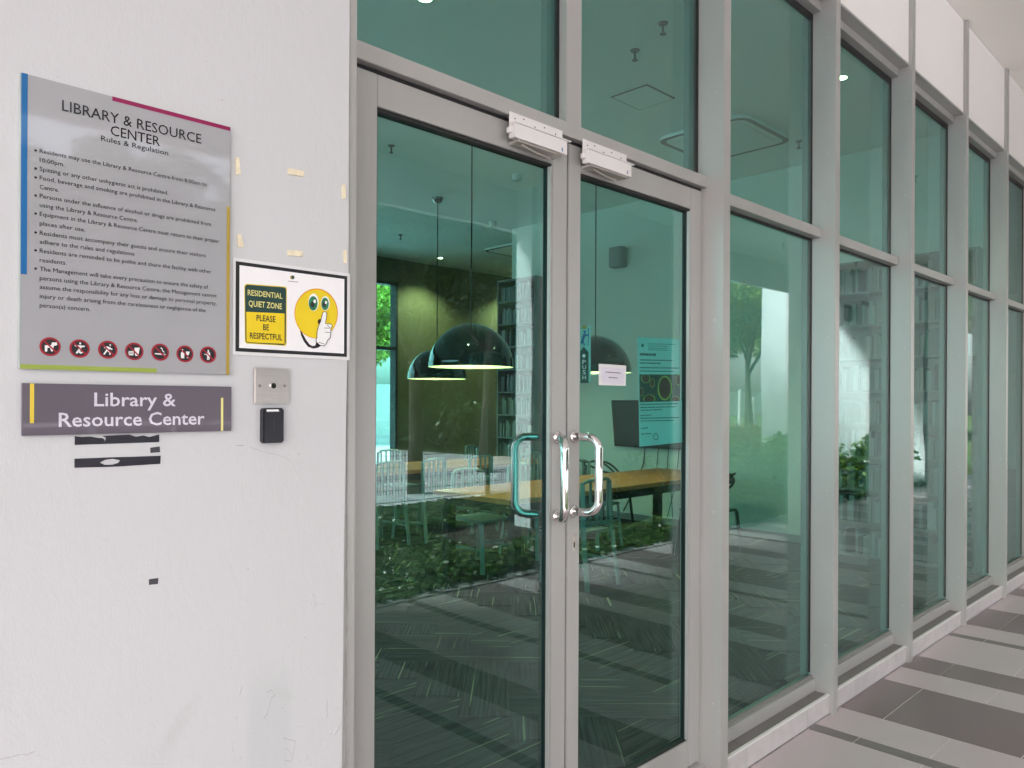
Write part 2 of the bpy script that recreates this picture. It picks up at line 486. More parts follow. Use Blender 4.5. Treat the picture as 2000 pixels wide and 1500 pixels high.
# corridor floor tiles, individually set in strips
floor = thing('corridor_floor', None, None, (0, 0, 0)); floor['kind'] = 'structure'
floor['label'] = 'corridor floor of light and dark porcelain tiles laid in strips'
MB().box(-9.0, 34, -3.15, -.078, -.012, -.0028).build('grout_bed', 'grout', floor)
strips = []
x = 3.71
seq = [('n', .085), ('l', .305), ('d', .60), ('l', .295), ('d', .295), ('L', .62), ('n', .085), ('l', .31), ('d', .60), ('L', .64), ('d', .30)]
while x < 33.5:
    for k, wd in seq:
        strips.append((x, x + wd, k)); x += wd
        if k == 'd' and wd == .30:
            strips.append((x, x + .6, 'L')); x += .6
x = 3.71
for k, wd in ([('L', .60), ('d', .30), ('l', .3), ('n', .085), ('L', .6), ('d', .6), ('l', .3), ('d', .3), ('L', .6), ('n', .085), ('l', .3), ('d', .6)] * 2)[:17]:
    strips.append((x - wd, x, k)); x -= wd
tile_cache = {}
n_tiles = 0
far = {'l': MB(), 'd': MB()}
for x0, x1, k in strips:
    ys = [-.08, -.297] if k in 'dn' else ([-.08, -.607] if k == 'L' or round(x0 * 7) % 2 else [-.08, -.607])
    while ys[-1] > -3.15: ys.append(max(ys[-1] - .6, -3.15))
    for a, b in zip(ys, ys[1:]):
        wd, ln = x1 - x0 - .005, a - b - .005
        if ln < .02: continue
        mk = 'tile_l' if k in 'lL' else ('tile_n' if k == 'n' else 'tile_d')
        if 1.6 < x0 < 13.0 and n_tiles < 290:
            key = (round(wd, 3), round(ln, 3), mk)
            if key not in tile_cache:
                mb = MB().box(-wd / 2, wd / 2, -ln / 2, ln / 2, -.009, 0)
                o = mb.build('tile', mk, floor, bevel=.0008); tile_cache[key] = o.data
            else:
                o = link('tile', tile_cache[key], floor)
            o.location = ((x0 + x1) / 2, (a + b) / 2, rng.uniform(-.0004, .0004)); n_tiles += 1
            o.rotation_euler = (rng.uniform(-.0008, .0008), rng.uniform(-.0008, .0008), math.pi * (n_tiles % 2))
        else:
            far['l' if k in 'lL' else 'd'].box(x0 + .002, x1 - .002, b + .002, a - .002, -.009, 0)
for k in far: tag(far[k].build('tile_field', 'tile_' + k, floor), kind='stuff')
# outer edge kerb
struct('corridor_edge_kerb', MB().box(-9.0, 34, -3.27, -3.152, -.3, .012), 'tile_k', 'pale kerb along the planted edge of the corridor')

CZ_ = 4.38
RX0 = -9.0  # unseen left end of the roof, run out this far to dim the corridor
struct('corridor_ceiling', MB().box(RX0, 34, -5.45, .15, CZ_, CZ_ + .3), 'ceil_out', 'smooth off-white ceiling over the corridor')
b = MB().box(RX0, 34, -5.45, -5.355, 3.84, CZ_ - .002).build('edge_beam', 'ceil_out'); tag(b, 'off-white roof edge beam above the planted strip outside', 'beam')

# ================================================================== SIGN WALL
WY = -.105
wall = MB()
# right edge leans very slightly and is not quite straight
edge = [(0, 1.036), (.35, 1.038), (.70, 1.0402), (.95, 1.042), (1.2, 1.0432), (1.53, 1.0468), (1.71, 1.050), (1.96, 1.0528), (2.35, 1.0514), (2.54, 1.0528), (3.1, 1.0525), (CZ_ - .002, 1.0525)]
pts = [(-9, 0)] + [(x_, z_) for z_, x_ in edge] + [(-9, CZ_ - .002)]
wall.prism([(x_, WY, z_) for x_, z_ in pts], (0, .30, 0))
wo_ = wall.build('sign_wall', 'wall'); wo_['_o'] = [0, 0, 0]; tag(wo_, 'white painted plaster wall carrying the library signs', 'wall')

# ================================================================== FACADE
fac = thing('glass_facade', 'grey aluminium facade of green tinted glass with double doors', 'facade', (1.1, 0, 0))
FW = .056
FX = [1.0230, 2.855] + [3.965 + 1.132 * k for k in range(14)]
TOPZ = 3.65
fin_me = None
for i, fx in enumerate(FX):
    mb = MB()
    mb.box(fx, fx + FW, -.099, .07, 0 if i != 0 else 0, CZ_ - .003)
    mb.build('mullion', 'alu', fac, bevel=.0015)
GY = .026
def pane(x0, x1, z0, z1, parent, y=GY, name='glass_pane', m='glass'):
    return MB().box(x0, x1, y, y + .008, z0, z1).build(name, m, parent)
def beam(name, x0, x1, y0, y1, z0, z1, parent, m='alu', bv=.0012):
    return MB().box(x0, x1, y0, y1, z0, z1).build(name, m, parent, bevel=bv)
# window bays
for i in range(1, len(FX) - 1):
    a, b = FX[i] + FW, FX[i + 1]
    # kerb with skirting tiles
    beam('kerb_core', a, b, -.066, .2, 0, .088, fac, 'grout', 0)
    xx = a
    cuts = [a] + [c for c in np.arange(3.11 - 6, 30, .6) if a + .02 < c < b - .02] + [b]
    for c0, c1 in zip(cuts, cuts[1:]):
        beam('skirting_tile', c0 + .001, c1 - .001, -.078, -.0665, .001, .094, fac, 'tile_k', .001)
        beam('ledge_tile', c0 + .001, c1 - .001, -.064, .0, .0885, .0985, fac, 'tile_n', .001)
    beam('kerb_trim', a, b, -.080, -.0645, .0945, .1025, fac, 'white_box', .001)
    # frame members
    beam('sill', a, b, -.006, .06, .0995, .165, fac)
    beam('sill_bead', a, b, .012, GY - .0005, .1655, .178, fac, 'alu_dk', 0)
    beam('transom', a, b, -.022, .065, 2.470, 2.520, fac)
    beam('head', a, b, -.020, .065, TOPZ, TOPZ + .047, fac)
    beam('gasket', a, b, GY - .003, GY + .011, 2.461, 2.4695, fac, 'gasket', 0)
    beam('gasket', a, b, GY - .003, GY + .011, 3.615, TOPZ - .0005, fac, 'gasket', 0)
    beam('gasket', b - .006, b - .0005, GY - .003, GY + .011, .19, 3.64, fac, 'gasket', 0)
    beam('gasket', a + .0005, a + .006, GY - .003, GY + .011, .19, 3.64, fac, 'gasket', 0)
    pane(a + .001, b - .001, .160, 2.476, fac)
    pane(a + .001, b - .001, 2.512, 3.655, fac)
    # inner frame post: the back half of the mullion seen through the pane
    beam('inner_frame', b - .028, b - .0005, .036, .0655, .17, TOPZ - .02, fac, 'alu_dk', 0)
    # spandrel panel above
    MB().box(a + .001, b - .001, -.078, .10, 3.712, CZ_ - .003).build('spandrel', 'plaster', fac, bevel=.003)
    beam('drip_ledge', a, b, -.081, -.012, 3.6975, 3.7115, fac, 'alu')
# above the door
a, b = FX[0] + FW, FX[1]
MIDX = 1.995
beam('transom', a + .002, b, -.022, .065, 2.508, 2.556, fac)
beam('head', a, b, -.02, .065, TOPZ, TOPZ + .047, fac)
MB().box(a, b, -.078, .10, 3.712, CZ_ - .003).build('spandrel', 'plaster', fac)
beam('drip_ledge', a, b, -.081, -.012, 3.6975, 3.7115, fac)
beam('mullion', 1.972, 2.050, -.012, .07, 2.557, TOPZ - .001, fac)
for p0, p1 in ((a, 1.972), (2.050, b)):
    pane(p0 + .001, p1 - .001, 2.550, 3.655, fac)
    beam('gasket', p1 - .008, p1 - .0005, GY - .004, GY + .012, 2.558, 3.64, fac, 'gasket', 0)
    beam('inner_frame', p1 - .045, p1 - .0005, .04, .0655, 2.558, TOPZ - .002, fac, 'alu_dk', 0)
beam('door_jamb', a, a + .006, -.006, .06, .095, 2.507, fac)
beam('door_jamb', b - .006, b - .0005, -.006, .06, .095, 2.507, fac)
beam('door_shadow_seal', a + .006, b - .006, .004, .05, 2.4985, 2.5075, fac, 'gasket', 0)
beam('threshold', a, b, -.07, .1, 0, .080, fac, 'tile_k', .002)

def handle_pts(xf, y0, xg, yg, z0, z1):
    """pull handle: flange at (xf,y0), grip at (xg,yg)"""
    r = .045
    P = []
    def arc(c, a, b, n=6):
        c, a, b = Vector(c), Vector(a), Vector(b)
        return [c + a * math.cos(t * math.pi / 2 / n) + b * math.sin(t * math.pi / 2 / n) for t in range(n + 1)]
    d = Vector((xg - xf, yg - y0, 0)); dl = d.length; d.normalize()
    p0 = Vector((xf, y0, z0)); g0 = Vector((xg, yg, z0)); up = Vector((0, 0, 1))
    P.append(p0)
    P += arc(g0 - d * r + up * r, -up * r, d * r)
    g1 = Vector((xg, yg, z1))
    P += arc(g1 - d * r - up * r, d * r, up * r)
    P.append(Vector((xf, y0, z1)))
    return P
for side, (lx0, lx1, gx0, gx1) in enumerate(((1.089, 1.9905, 1.209, 1.916), (1.9985, 2.848, 2.063, 2.766))):
    dr = MB().box(lx0, gx0, 0, .045, .095, 2.496).build('door', 'alu', fac, bevel=.002)
    dr['label'] = ('left' if side == 0 else 'right') + ' glazed door leaf with tall steel pull handle'
    beam('stile', gx1, lx1, 0, .045, .095, 2.496, dr, bv=.002)
    beam('top_rail', gx0 + .0005, gx1 - .0005, .001, .044, 2.408, 2.4955, dr)
    beam('bottom_rail', gx0 + .0005, gx1 - .0005, .001, .044, .096, .205, dr)
    for q in ((gx0, gx0 + .004), (gx1 - .005, gx1)):
        beam('gasket', q[0], q[1], .006, GY + .012, .206, 2.4075, dr, 'gasket', 0)
    beam('gasket', gx0 + .0045, gx1 - .0055, .006, GY + .012, 2.397, 2.4078, dr, 'gasket', 0)
    beam('gasket', gx0 + .0045, gx1 - .0055, .006, GY + .012, .2055, .210, dr, 'gasket', 0)
    beam('glazing_bead', gx1 - .012, gx1 - .0052, -.0015, .012, .206, 2.396, dr, 'alu', 0)
    pane(gx0 + .003, gx1 - .003, .202, 2.402, dr, y=.022)
    xf = 1.945 if side == 0 else 2.032
    xg = 1.877 if side == 0 else 2.052
    z0, z1 = 1.205, 1.505
    if side == 0: z0, z1 = 1.198, 1.505
    hb = MB().tube(handle_pts(xf, 0, xg, -.095, z0 + .02, z1 - .02), .0145, 14)
    hb.tube([(xf, -.0008, z0 + .02), (xf, -.006, z0 + .02)], .022, 16).tube([(xf, -.0008, z1 - .02), (xf, -.006, z1 - .02)], .022, 16)
    hb.build('handle', 'steel', dr, smooth=True)
    xi = 1.885 if side == 0 else 2.10
    hb = MB().tube(handle_pts(1.945 if side == 0 else 2.04, .045, xi, .14, z0 + .02, z1 - .02), .0145, 12)
    hb.build('handle', 'dull_steel', dr, smooth=True)
    if side == 1:
        MB().box(2.026, 2.040, -.0022, .0, 1.088, 1.145).build('lock_plate', 'brushed', dr, bevel=.0008)
        MB().box(2.030, 2.036, -.0026, -.0023, 1.100, 1.118).build('keyhole', 'gasket', dr)

# ================================================================== DOOR MAGNET LOCKS
def maglock(x0, label):
    t = thing('door_closer_lock', label, 'magnetic lock', (x0, -.022, 2.5), 'white magnetic locks above the double door')
    L_ = .25
    MB().box(x0, x0 + L_, -.0255, -.0225, 2.432, 2.517).build('mounting_plate', 'white_box', t, bevel=.0006)
    MB().box(x0 + .0005, x0 + L_ - .002, -.049, -.026, 2.430, 2.476).build('housing', 'white_box', t, bevel=.001)
    MB().box(x0 + .001, x0 + L_ + .014, -.052, -.0258, 2.4765, 2.4795).build('top_flange', 'white_box', t)
    MB().box(x0 + .02, x0 + L_ - .02, -.044, -.001, 2.4225, 2.4295).build('armature', 'brushed', t, bevel=.001)
    MB().tube([(x0 + .045, -.035, 2.419), (x0 + .12, -.024, 2.414), (x0 + .20, -.012, 2.417)], .004, 6).build('arm', 'brushed', t)
    MB().box(x0 - .012, x0 + .0, -.04, -.024, 2.445, 2.463).build('terminal', 'white_box', t, bevel=.001)
    for dx, dz in ((.024, .012), (.064, .020), (.115, .008), (.16, .018), (.215, .010)):
        MB().tube([(x0 + dx, -.0254, 2.487 + dz), (x0 + dx, -.0262, 2.487 + dz)], .0026, 8).build('screw_hole', 'ink', t)
    MB().box(x0 + L_ - .030, x0 + L_ - .025, -.0495, -.0492, 2.436, 2.448).build('label_mark', 'blue', t)
    return t
maglock(1.687, 'white steel magnetic lock over the left door leaf')
maglock(2.043, 'white steel magnetic lock over the right door leaf')

# ================================================================== SIGNS
def Wp(px, py, Y): return onY(px, py, Y)
def polypx(mb, pts, Y, th=.0003):
    """polygon measured in the photo, laid flat on the wall at depth Y"""
    P = [Wp(x_, y_, Y) for x_, y_ in pts]
    return mb.prism(P, (0, th, 0))
def rect(mb, x0, x1, z0, z1, y0, y1): return mb.box(x0, x1, y0, y1, z0, z1)
_cap = {}
def text(body, x0, x1, zb, cap, Y, m, parent, name='lettering', bold=.0, th=.0003):
    cu = bpy.data.curves.new('t', 'FONT'); cu.body = body; cu.size = 1; cu.resolution_u = 2
    cu.offset = bold; cu.extrude = 0
    ob = bpy.data.objects.new('t', cu); C.objects.link(ob)
    me = bpy.data.meshes.new_from_object(ob)
    bpy.data.objects.remove(ob); bpy.data.curves.remove(cu)
    n = len(me.vertices); co = np.zeros(n * 3); me.vertices.foreach_get('co', co); co = co.reshape(-1, 3)
    mn, mx = co[:, 0].min(), co[:, 0].max()
    capu = .70
    out = np.zeros_like(co); org = np.array(parent['_o'])
    out[:, 0] = x0 + (co[:, 0] - mn) / (mx - mn) * (x1 - x0)
    out[:, 2] = zb + co[:, 1] * cap / capu
    out[:, 1] = Y
    out -= org
    me.vertices.foreach_set('co', out.ravel()); me.name = name
    me.materials.clear(); me.materials.append(M[m])
    return link(name, me, parent)
def textpx(body, pxl, pyl, pxr, cappx, Y, m, parent, **k):
    a = Wp(pxl, pyl, Y); c = Wp(pxl, pyl - cappx, Y); r = Wp(pxr, pyl, Y)
    return text(body, a.x, r.x, a.z, c.z - a.z, Y, m, parent, **k)
def disc(mb, cx, cz, rx, rz, Y, n=32, th=.0003):
    return mb.prism([(cx + rx * math.cos(2 * math.pi * i / n), Y, cz + rz * math.sin(2 * math.pi * i / n)) for i in range(n)], (0, th, 0))

# --- rules sign
SY = WY - .010                    # front of sign
tl, tr_, br, bl = Wp(42, 142, SY), Wp(450, 248, SY), Wp(450, 732, SY), Wp(42, 720, SY)
X0, X1 = tl.x, tr_.x; Z1, Z0 = (tl.z + tr_.z) / 2, (br.z + bl.z) / 2
rs = thing('rules_sign', 'silver grey library rules board with red prohibition symbols', 'sign', (X0, WY, Z0))
MB().box(X0, X1, SY + .0005, WY - .0005, Z0, Z1).build('panel', 'sign_grey', rs, bevel=.0006)
MB().box(X0 - .0025, X0 - .0002, SY + .001, WY - .0005, Z0 + .001, Z1 - .001).build('acrylic_edge', 'acryl', rs)
YP = SY - .0002
zc = lambda px, py: Wp(px, py, SY).z
xc = lambda px: Wp(px, 500, SY).x
MB().box(X0, xc(52.5), YP, SY + .0002, zc(42, 535), Z1).build('blue_stripe', 'blue', rs)
MB().box(xc(218), X1, YP, SY + .0002, Z1 - .0085, Z1).build('magenta_stripe', 'magenta', rs)
MB().box(xc(442.5), X1, YP, SY + .0002, Z0, zc(443, 403)).build('ochre_stripe', 'ochre', rs)
MB().box(X0, xc(307), YP, SY + .0002, Z0, Z0 + .0085).build('lime_stripe', 'lime', rs)
YT = SY - .0008
textpx('LIBRARY & RESOURCE', 121.3, 215.5, 393.5, 21, YT, 'ink', rs, bold=.003)
textpx('CENTER', 216, 263.5, 312.5, 19.5, YT, 'ink', rs, bold=.003)
textpx('Rules & Regulation', 197.6, 274.5, 328.6, 10.5, YT, 'ink', rs)
rows = [('Residents may use the Library & Resource Centre from 8:00am to', 298.3, 404, 1), ('10:00pm.', 315.9, 125.7, 0),
 ('Spitting or any other unhygienic act is prohibited.', 333.5, 328.6, 1), ('Food, beverage and smoking are prohibited in the Library & Resource', 351, 421, 1),
 ('Centre.', 368.7, 115, 0), ('Persons under the influence of alcohol or drugs are prohibited from', 386.3, 412.4, 1), ('using the Library & Resource Centre.', 404, 269.4, 0),
 ('Equipment in the Library & Resource Centre must return to their proper', 421.5, 428.9, 1), ('places after use.', 439.8, 166.4, 0),
 ('Residents must accompany their guests and ensure their visitors', 458.5, 401.8, 1), ('adhere to the rules and regulations', 475.6, 262.6, 0),
 ('Residents are reminded to be polite and share the facility with other', 493.4, 412.8, 1), ('residents.', 511.4, 130, 0),
 ('The Management will take every precaution to ensure the safety of', 529, 406.7, 1), ('persons using the Library & Resource Centre, the Management cannot', 546.6, 423.4, 0),
 ('assume the responsibility for any loss or damage to personal property,', 564, 423.4, 0), ('injury or death arising from the carelessness or negligence of the', 582, 401.8, 0),
 ('person(s) concern.', 600, 176.3, 0)]
for s_, y_, xr, bul in rows:
    textpx(s_, 77.5, y_, xr, 8.6, YT, 'ink', rs, bold=.0)
    if bul:
        c = Wp(69.6, y_ - 4.5, YT); disc(MB(), c.x, c.z, .0022, .0022, YT, 10).build('bullet', 'ink', rs)
icons = [(308, 1123), (570, 1140), (820, 1150), (1055, 1165), (1285, 1172), (1505, 1187), (1710, 1195)]
def isolate(mb, c, pts, Y): mb.prism([(c.x + x_ * .0158, Y, c.z + z_ * .0158) for x_, z_ in pts], (0, .0002, 0))
shapes = [
 [[(-.62, .15), (.1, .2), (.2, .55), (.75, .6), (.8, .25), (.4, .1), (.3, -.6), (.1, -.6), (.0, -.15), (-.3, -.15), (-.35, -.65), (-.6, -.65)]],
 [[(-.6, .45), (.6, .4), (.6, .25), (.15, .15), (.2, -.1), (-.3, -.7), (-.5, -.6), (-.1, .0), (-.15, .2), (-.6, .3)], [(-.05, .8), (.15, .8), (.15, .55), (-.05, .55)], [(-.3, -.35), (.1, -.7), (.45, -.5), (.1, -.4), (-.1, -.2)]],
 [[(-.5, .3), (-.1, .45), (.25, .35), (.6, .1), (.5, -.02), (.2, .1), (.1, -.1), (.4, -.35), (.3, -.7), (.15, -.65), (.2, -.4), (-.1, -.2), (-.4, -.7), (-.6, -.6), (-.25, -.1), (-.15, .25), (-.4, .15)], [(.2, .75), (.38, .75), (.38, .52), (.2, .52)]],
 [[(-.75, .0), (-.1, .05), (-.1, -.08), (-.75, -.1)], [(-.8, -.18), (-.08, -.15), (-.08, -.3), (-.8, -.32)], [(-.75, -.4), (-.1, -.38), (-.15, -.55), (-.7, -.55)], [(.0, .5), (.7, .55), (.5, -.6), (.1, -.6)]],
 [[(-.75, -.15), (.45, -.2), (.45, -.38), (-.75, -.33)], [(.55, -.2), (.7, -.2), (.7, -.38), (.55, -.38)], [(.0, .55), (.1, .7), (.35, .45), (.3, .3), (.6, .05), (.5, -.05), (.2, .25), (.25, .42)]],
 [[(-.45, .65), (-.3, .65), (-.3, .3), (-.12, .1), (-.12, -.65), (-.6, -.65), (-.6, .1), (-.45, .3)], [(.1, .35), (.65, .35), (.55, -.05), (.42, -.15), (.42, -.5), (.6, -.6), (.15, -.6), (.33, -.5), (.33, -.15), (.18, -.05)]],
 [[(-.2, .35), (.25, .35), (.3, -.1), (.2, -.1), (.18, -.75), (.03, -.75), (.0, -.2), (-.03, -.75), (-.18, -.75), (-.15, -.1), (-.28, -.1)], [(-.1, .7), (.12, .7), (.12, .42), (-.1, .42)], [(-.6, .1), (-.3, .1), (-.3, .0), (-.6, .0)]]]
for (zx, zy), sh in zip(icons, shapes):
    c = Wp(30 + zx / 4.545, 430 + zy / 4.545, SY)
    R_ = .0177
    ic = disc(MB(), c.x, c.z, R_, R_, SY - .0005, 28).build('prohibition_symbol', 'red', rs)
    disc(MB(), c.x, c.z, R_ * .80, R_ * .80, SY - .0009, 24).build('symbol_field', 'ink', ic)
    mb = MB()
    for q in sh: isolate(mb, c, [(a_ * .92, b_ * .92) for a_, b_ in q], SY - .0013)
    mb.build('pictogram', 'white_ink', ic)
    a_ = .0125
    MB().prism([(c.x - a_ - .001, SY - .0018, c.z + a_ - .001), (c.x - a_ + .001, SY - .0018, c.z + a_ + .001), (c.x + a_ + .001, SY - .0018, c.z - a_ + .001), (c.x + a_ - .001, SY - .0018, c.z - a_ - .001)], (0, .0002, 0)).build('slash_bar', 'red', ic)

# --- name sign
a, b_, c, d = Wp(43.2, 748, SY), Wp(452.4, 755.5, SY), Wp(452, 841, SY), Wp(43.6, 851.7, SY)
X0, X1 = (a.x + d.x) / 2, (b_.x + c.x) / 2; Z1, Z0 = (a.z + b_.z) / 2, (c.z + d.z) / 2
ns = thing('name_sign', 'purple grey name plate reading Library & Resource Center', 'sign', (X0, WY, Z0))
MB().box(X0, X1, SY + .0005, WY - .0005, Z0, Z1).build('panel', 'sign_purple', ns, bevel=.0006)
textpx('Library &', 184, 793, 343.5, 26.5, YT, 'ink_white', ns, bold=.012)
textpx('Resource Center', 114.7, 833.5, 399.6, 27.5, YT, 'ink_white', ns, bold=.012)
MB().box(xc(59.7), xc(67.8), YP, SY + .0002, zc(60, 826.6), Z1 - .0005).build('yellow_bar', 'yel_bar', ns)
MB().box(xc(433), xc(437.3), YP, SY + .0002, Z0 + .0005, zc(435, 777)).build('pale_bar', 'paleyel', ns)

# sealant bead where the plaster meets the first mullion, and small fixing screws
MB().box(1.0528, 1.0560, -.1025, -.0993, .01, CZ_ - .01).build('sealant_bead', 'skirt_grey', fac)
for z_ in (.35, 1.15, 1.95, 2.9, 3.5):
    for i_ in range(1, 7):
        MB().tube([(FX[i_] - .0002, -.06, z_), (FX[i_] - .0012, -.06, z_)], .0035, 8).build('screw', 'brushed', fac)
# --- hairline cracks and a chip in the plaster, parts of the wall
M['crack'] = mat('crack_shadow', (.36, .33, .32), .9, var=.2, vscale=60)
for pl, wpx in (([(462, 869.5), (476, 869)], 1.6), ([(488, 873), (503, 878), (520, 884), (536, 887), (548, 890), (560, 895), (569, 903), (577, 917)], .7), ([(0, 1483), (22, 1478), (40, 1473), (52, 1474), (68, 1467)], .8),
                ([(521, 1352), (530, 1347), (537, 1357), (529, 1364), (523, 1392), (515, 1404)], .8), ([(553, 1441), (577, 1447), (574, 1466), (569, 1487), (556, 1484), (552, 1462)], 1.0), ([(556, 1460), (566, 1466), (573, 1482)], .8), ([(483, 1110), (486, 1112)], 2)):
    mb = MB()
    for p_, q_ in zip(pl, pl[1:]):
        polypx(mb, [(p_[0], p_[1]), (q_[0], q_[1]), (q_[0] + .2, q_[1] + wpx), (p_[0] + .2, p_[1] + wpx)], WY - .0004, .0003)
    mb.build('hairline_crack', 'crack', wo_)

# --- quiet zone notice
NY = WY - .003
q = thing('quiet_notice', 'laminated residential quiet zone notice with a yellow smiley face', 'notice', tuple(Wp(455, 693, WY)))
a, b_, c, d = Wp(454.8, 506, NY), Wp(683.5, 531.5, NY), Wp(682.5, 703, NY), Wp(455, 693, NY)
X0, X1 = (a.x + d.x) / 2, (b_.x + c.x) / 2; Z1, Z0 = (a.z + b_.z) / 2, (c.z + d.z) / 2
MB().box(X0, X1, NY, WY - .0004, Z0, Z1).build('laminate', 'lam', q)
MB().box(X0 + .006, X1 - .008, NY - .0006, NY - .0001, Z0 + .0075, Z1 - .0075).build('black_border', 'ink', q)
MB().box(X0 + .0145, X1 - .0165, NY - .0010, NY - .0007, Z0 + .0155, Z1 - .0155).build('paper', 'paper', q)
V = lambda x_, y_: (460 + x_ / 7.14, 500 + y_ / 7.14)
def vp(mb, pts, lay): return polypx(mb, [V(*p_) for p_ in pts], NY - .0012 - lay * .0005, .0003)
def rrect(x0, y0, x1, y1, x2, y2, x3, y3, r=35):
    # tl,tr,br,bl corner cut
    return [(x0 + r, y0), (x1 - r, y1), (x1 - r * .3, y1 + r * .3), (x1, y1 + r), (x2, y2 - r), (x2 - r * .3, y2 - r * .3), (x2 - r, y2), (x3 + r, y3), (x3 + r * .3, y3 - r * .3), (x3, y3 - r), (x0, y0 + r), (x0 + r * .3, y0 + r * .3)]
vp(MB(), rrect(122, 388, 716, 425, 712, 1255, 130, 1222), 0).build('yellow_backing', 'yellow', q)
vp(MB(), rrect(132, 400, 706, 437, 700, 1243, 140, 1212), 1).build('green_border', 'darkgreen', q)
vp(MB(), [(152, 778), (684, 802), (683, 1205), (690, 1222), (672, 1224), (175, 1203), (155, 1190)], 2).build('yellow_field', 'yellow', q)
def qt(body, xl, yl, xr, cap, m): textpx(body, *V(xl, yl), V(xr, 0)[0], cap / 7.14, NY - .0030, m, q, bold=.012)
qt('RESIDENTIAL', 170, 545, 655, 78, 'paleyel')
qt('QUIET ZONE', 183, 698, 648, 82, 'paleyel')
qt('PLEASE', 293, 902, 558, 84, 'ink')
qt('BE', 385, 1032, 466, 84, 'ink')
qt('RESPECTFUL', 200, 1148, 650, 84, 'ink')
def ell(cx, cy, rx, ry, n=36, rot=0): return [(cx + rx * math.cos(2 * math.pi * i / n + rot), cy + ry * math.sin(2 * math.pi * i / n + rot)) for i in range(n)]
vp(MB(), [(895, 1015), (925, 1060), (985, 1170), (1035, 1235), (1075, 1255), (1110, 1250), (1140, 1175), (1190, 1200), (1200, 1245), (1150, 1280), (1085, 1292), (1010, 1265), (955, 1195), (915, 1110)], 0).build('black_sleeve', 'ink', q)
fc = vp(MB(), ell(1125, 800, 303, 348), 1).build('smiley_face', 'orange', q)
vp(MB(), ell(1125, 806, 292, 336), 2).build('face_disc', 'yellow', fc)
vp(MB(), ell(1088, 645, 72, 122), 3).build('eye_white', 'white_ink', fc)
vp(MB(), ell(1252, 660, 62, 100), 3).build('eye_white', 'white_ink', fc)
vp(MB(), ell(1083, 660, 62, 100), 4).build('iris', 'eyegreen', fc)
vp(MB(), ell(1249, 668, 52, 86), 4).build('iris', 'eyegreen', fc)
vp(MB(), ell(1076, 676, 30, 42), 5).build('pupil', 'ink', fc)
vp(MB(), ell(1238, 678, 25, 36), 5).build('pupil', 'ink', fc)
vp(MB(), ell(1105, 632, 18, 26), 6).build('eye_glint', 'white_ink', fc)
vp(MB(), ell(1262, 648, 15, 22), 6).build('eye_glint', 'white_ink', fc)
vp(MB(), ell(1175, 915, 28, 36), 3).build('mouth', 'brown', fc)
hand = [(1222, 790), (1245, 778), (1268, 795), (1262, 870), (1248, 945), (1300, 950), (1335, 955), (1345, 980), (1325, 1005), (1325, 1050), (1318, 1095), (1316, 1140), (1285, 1165), (1262, 1215), (1235, 1250), (1180, 1240), (1130, 1195), (1130, 1160), (1140, 1150), (1143, 1060), (1165, 970), (1190, 920)]
cxh = sum(p_[0] for p_ in hand) / len(hand); cyh = sum(p_[1] for p_ in hand) / len(hand)
grow = []
for i_, p_ in enumerate(hand):
    a0, a1 = hand[i_ - 1], hand[(i_ + 1) % len(hand)]
    nx, ny = -(a1[1] - a0[1]), (a1[0] - a0[0]); ln = math.hypot(nx, ny); grow.append((p_[0] - nx / ln * 9, p_[1] - ny / ln * 9))
vp(MB(), grow, 5).build('hand_outline', 'ink', q)
vp(MB(), hand, 6).build('pointing_hand', 'white_ink', q)
for l_ in ([(1238, 1000), (1318, 1004), (1318, 1010), (1238, 1007)], [(1245, 1058), (1316, 1062), (1316, 1069), (1245, 1065)], [(1280, 955), (1322, 1000), (1318, 1004), (1274, 958)], [(1160, 1200), (1235, 1222), (1235, 1229), (1158, 1207)]):
    vp(MB(), l_, 7).build('finger_line', 'ink', q)
vp(MB(), ell(795, 298, 28, 28, 16), 0).build('emblem', 'darkgreen', q)
vp(MB(), ell(775, 298, 12, 22, 12), 1).build('emblem_highlight', 'ochre', q)
vp(MB(), [(730, 346), (875, 362), (875, 368), (730, 352)], 0).build('emblem_caption', 'ink', q)

# --- switch plate and card reader
a, b_, c = Wp(497, 718, WY - .008), Wp(565.5, 718, WY - .008), Wp(497, 788.5, WY - .008)
sp = thing('key_switch_plate', 'square brushed steel key switch plate on the wall', 'switch plate', (a.x, WY, c.z))
MB().box(a.x, b_.x, WY - .009, WY - .0006, c.z, a.z).build('plate', 'brushed', sp, bevel=.002)
for px in (507, 556):
    k = Wp(px, 753.5, WY - .009); MB().tube([(k.x, WY - .0088, k.z), (k.x, WY - .0102, k.z)], .0032, 12).build('screw', 'alu_dk', sp)
k = Wp(532.4, 753.5, WY - .009)
MB().tube([(k.x, WY - .0085, k.z), (k.x, WY - .014, k.z)], .0062, 20).build('key_barrel', 'steel', sp, smooth=False)
MB().box(k.x - .0008, k.x + .0008, WY - .0144, WY - .0141, k.z - .004, k.z + .004).build('key_slot', 'ink', sp)
a, b_, c = Wp(514.5, 797, WY - .02), Wp(555.5, 797, WY - .02), Wp(514.5, 866, WY - .02)
cr = thing('card_reader', 'small black access card reader below the steel plate', 'card reader', (a.x, WY, c.z))
MB().box(a.x, b_.x, WY - .020, WY - .0006, c.z, a.z).build('body', 'black_pl', cr, bevel=.003)
MB().prism([(a.x + .006, WY - .0206, a.z - .003), (b_.x - .012, WY - .0206, a.z - .002), (b_.x - .008, WY - .0206, a.z - .010), (a.x + .006, WY - .0206, a.z - .011)], (0, .0004, 0)).build('torn_label', 'grey_tape', cr)
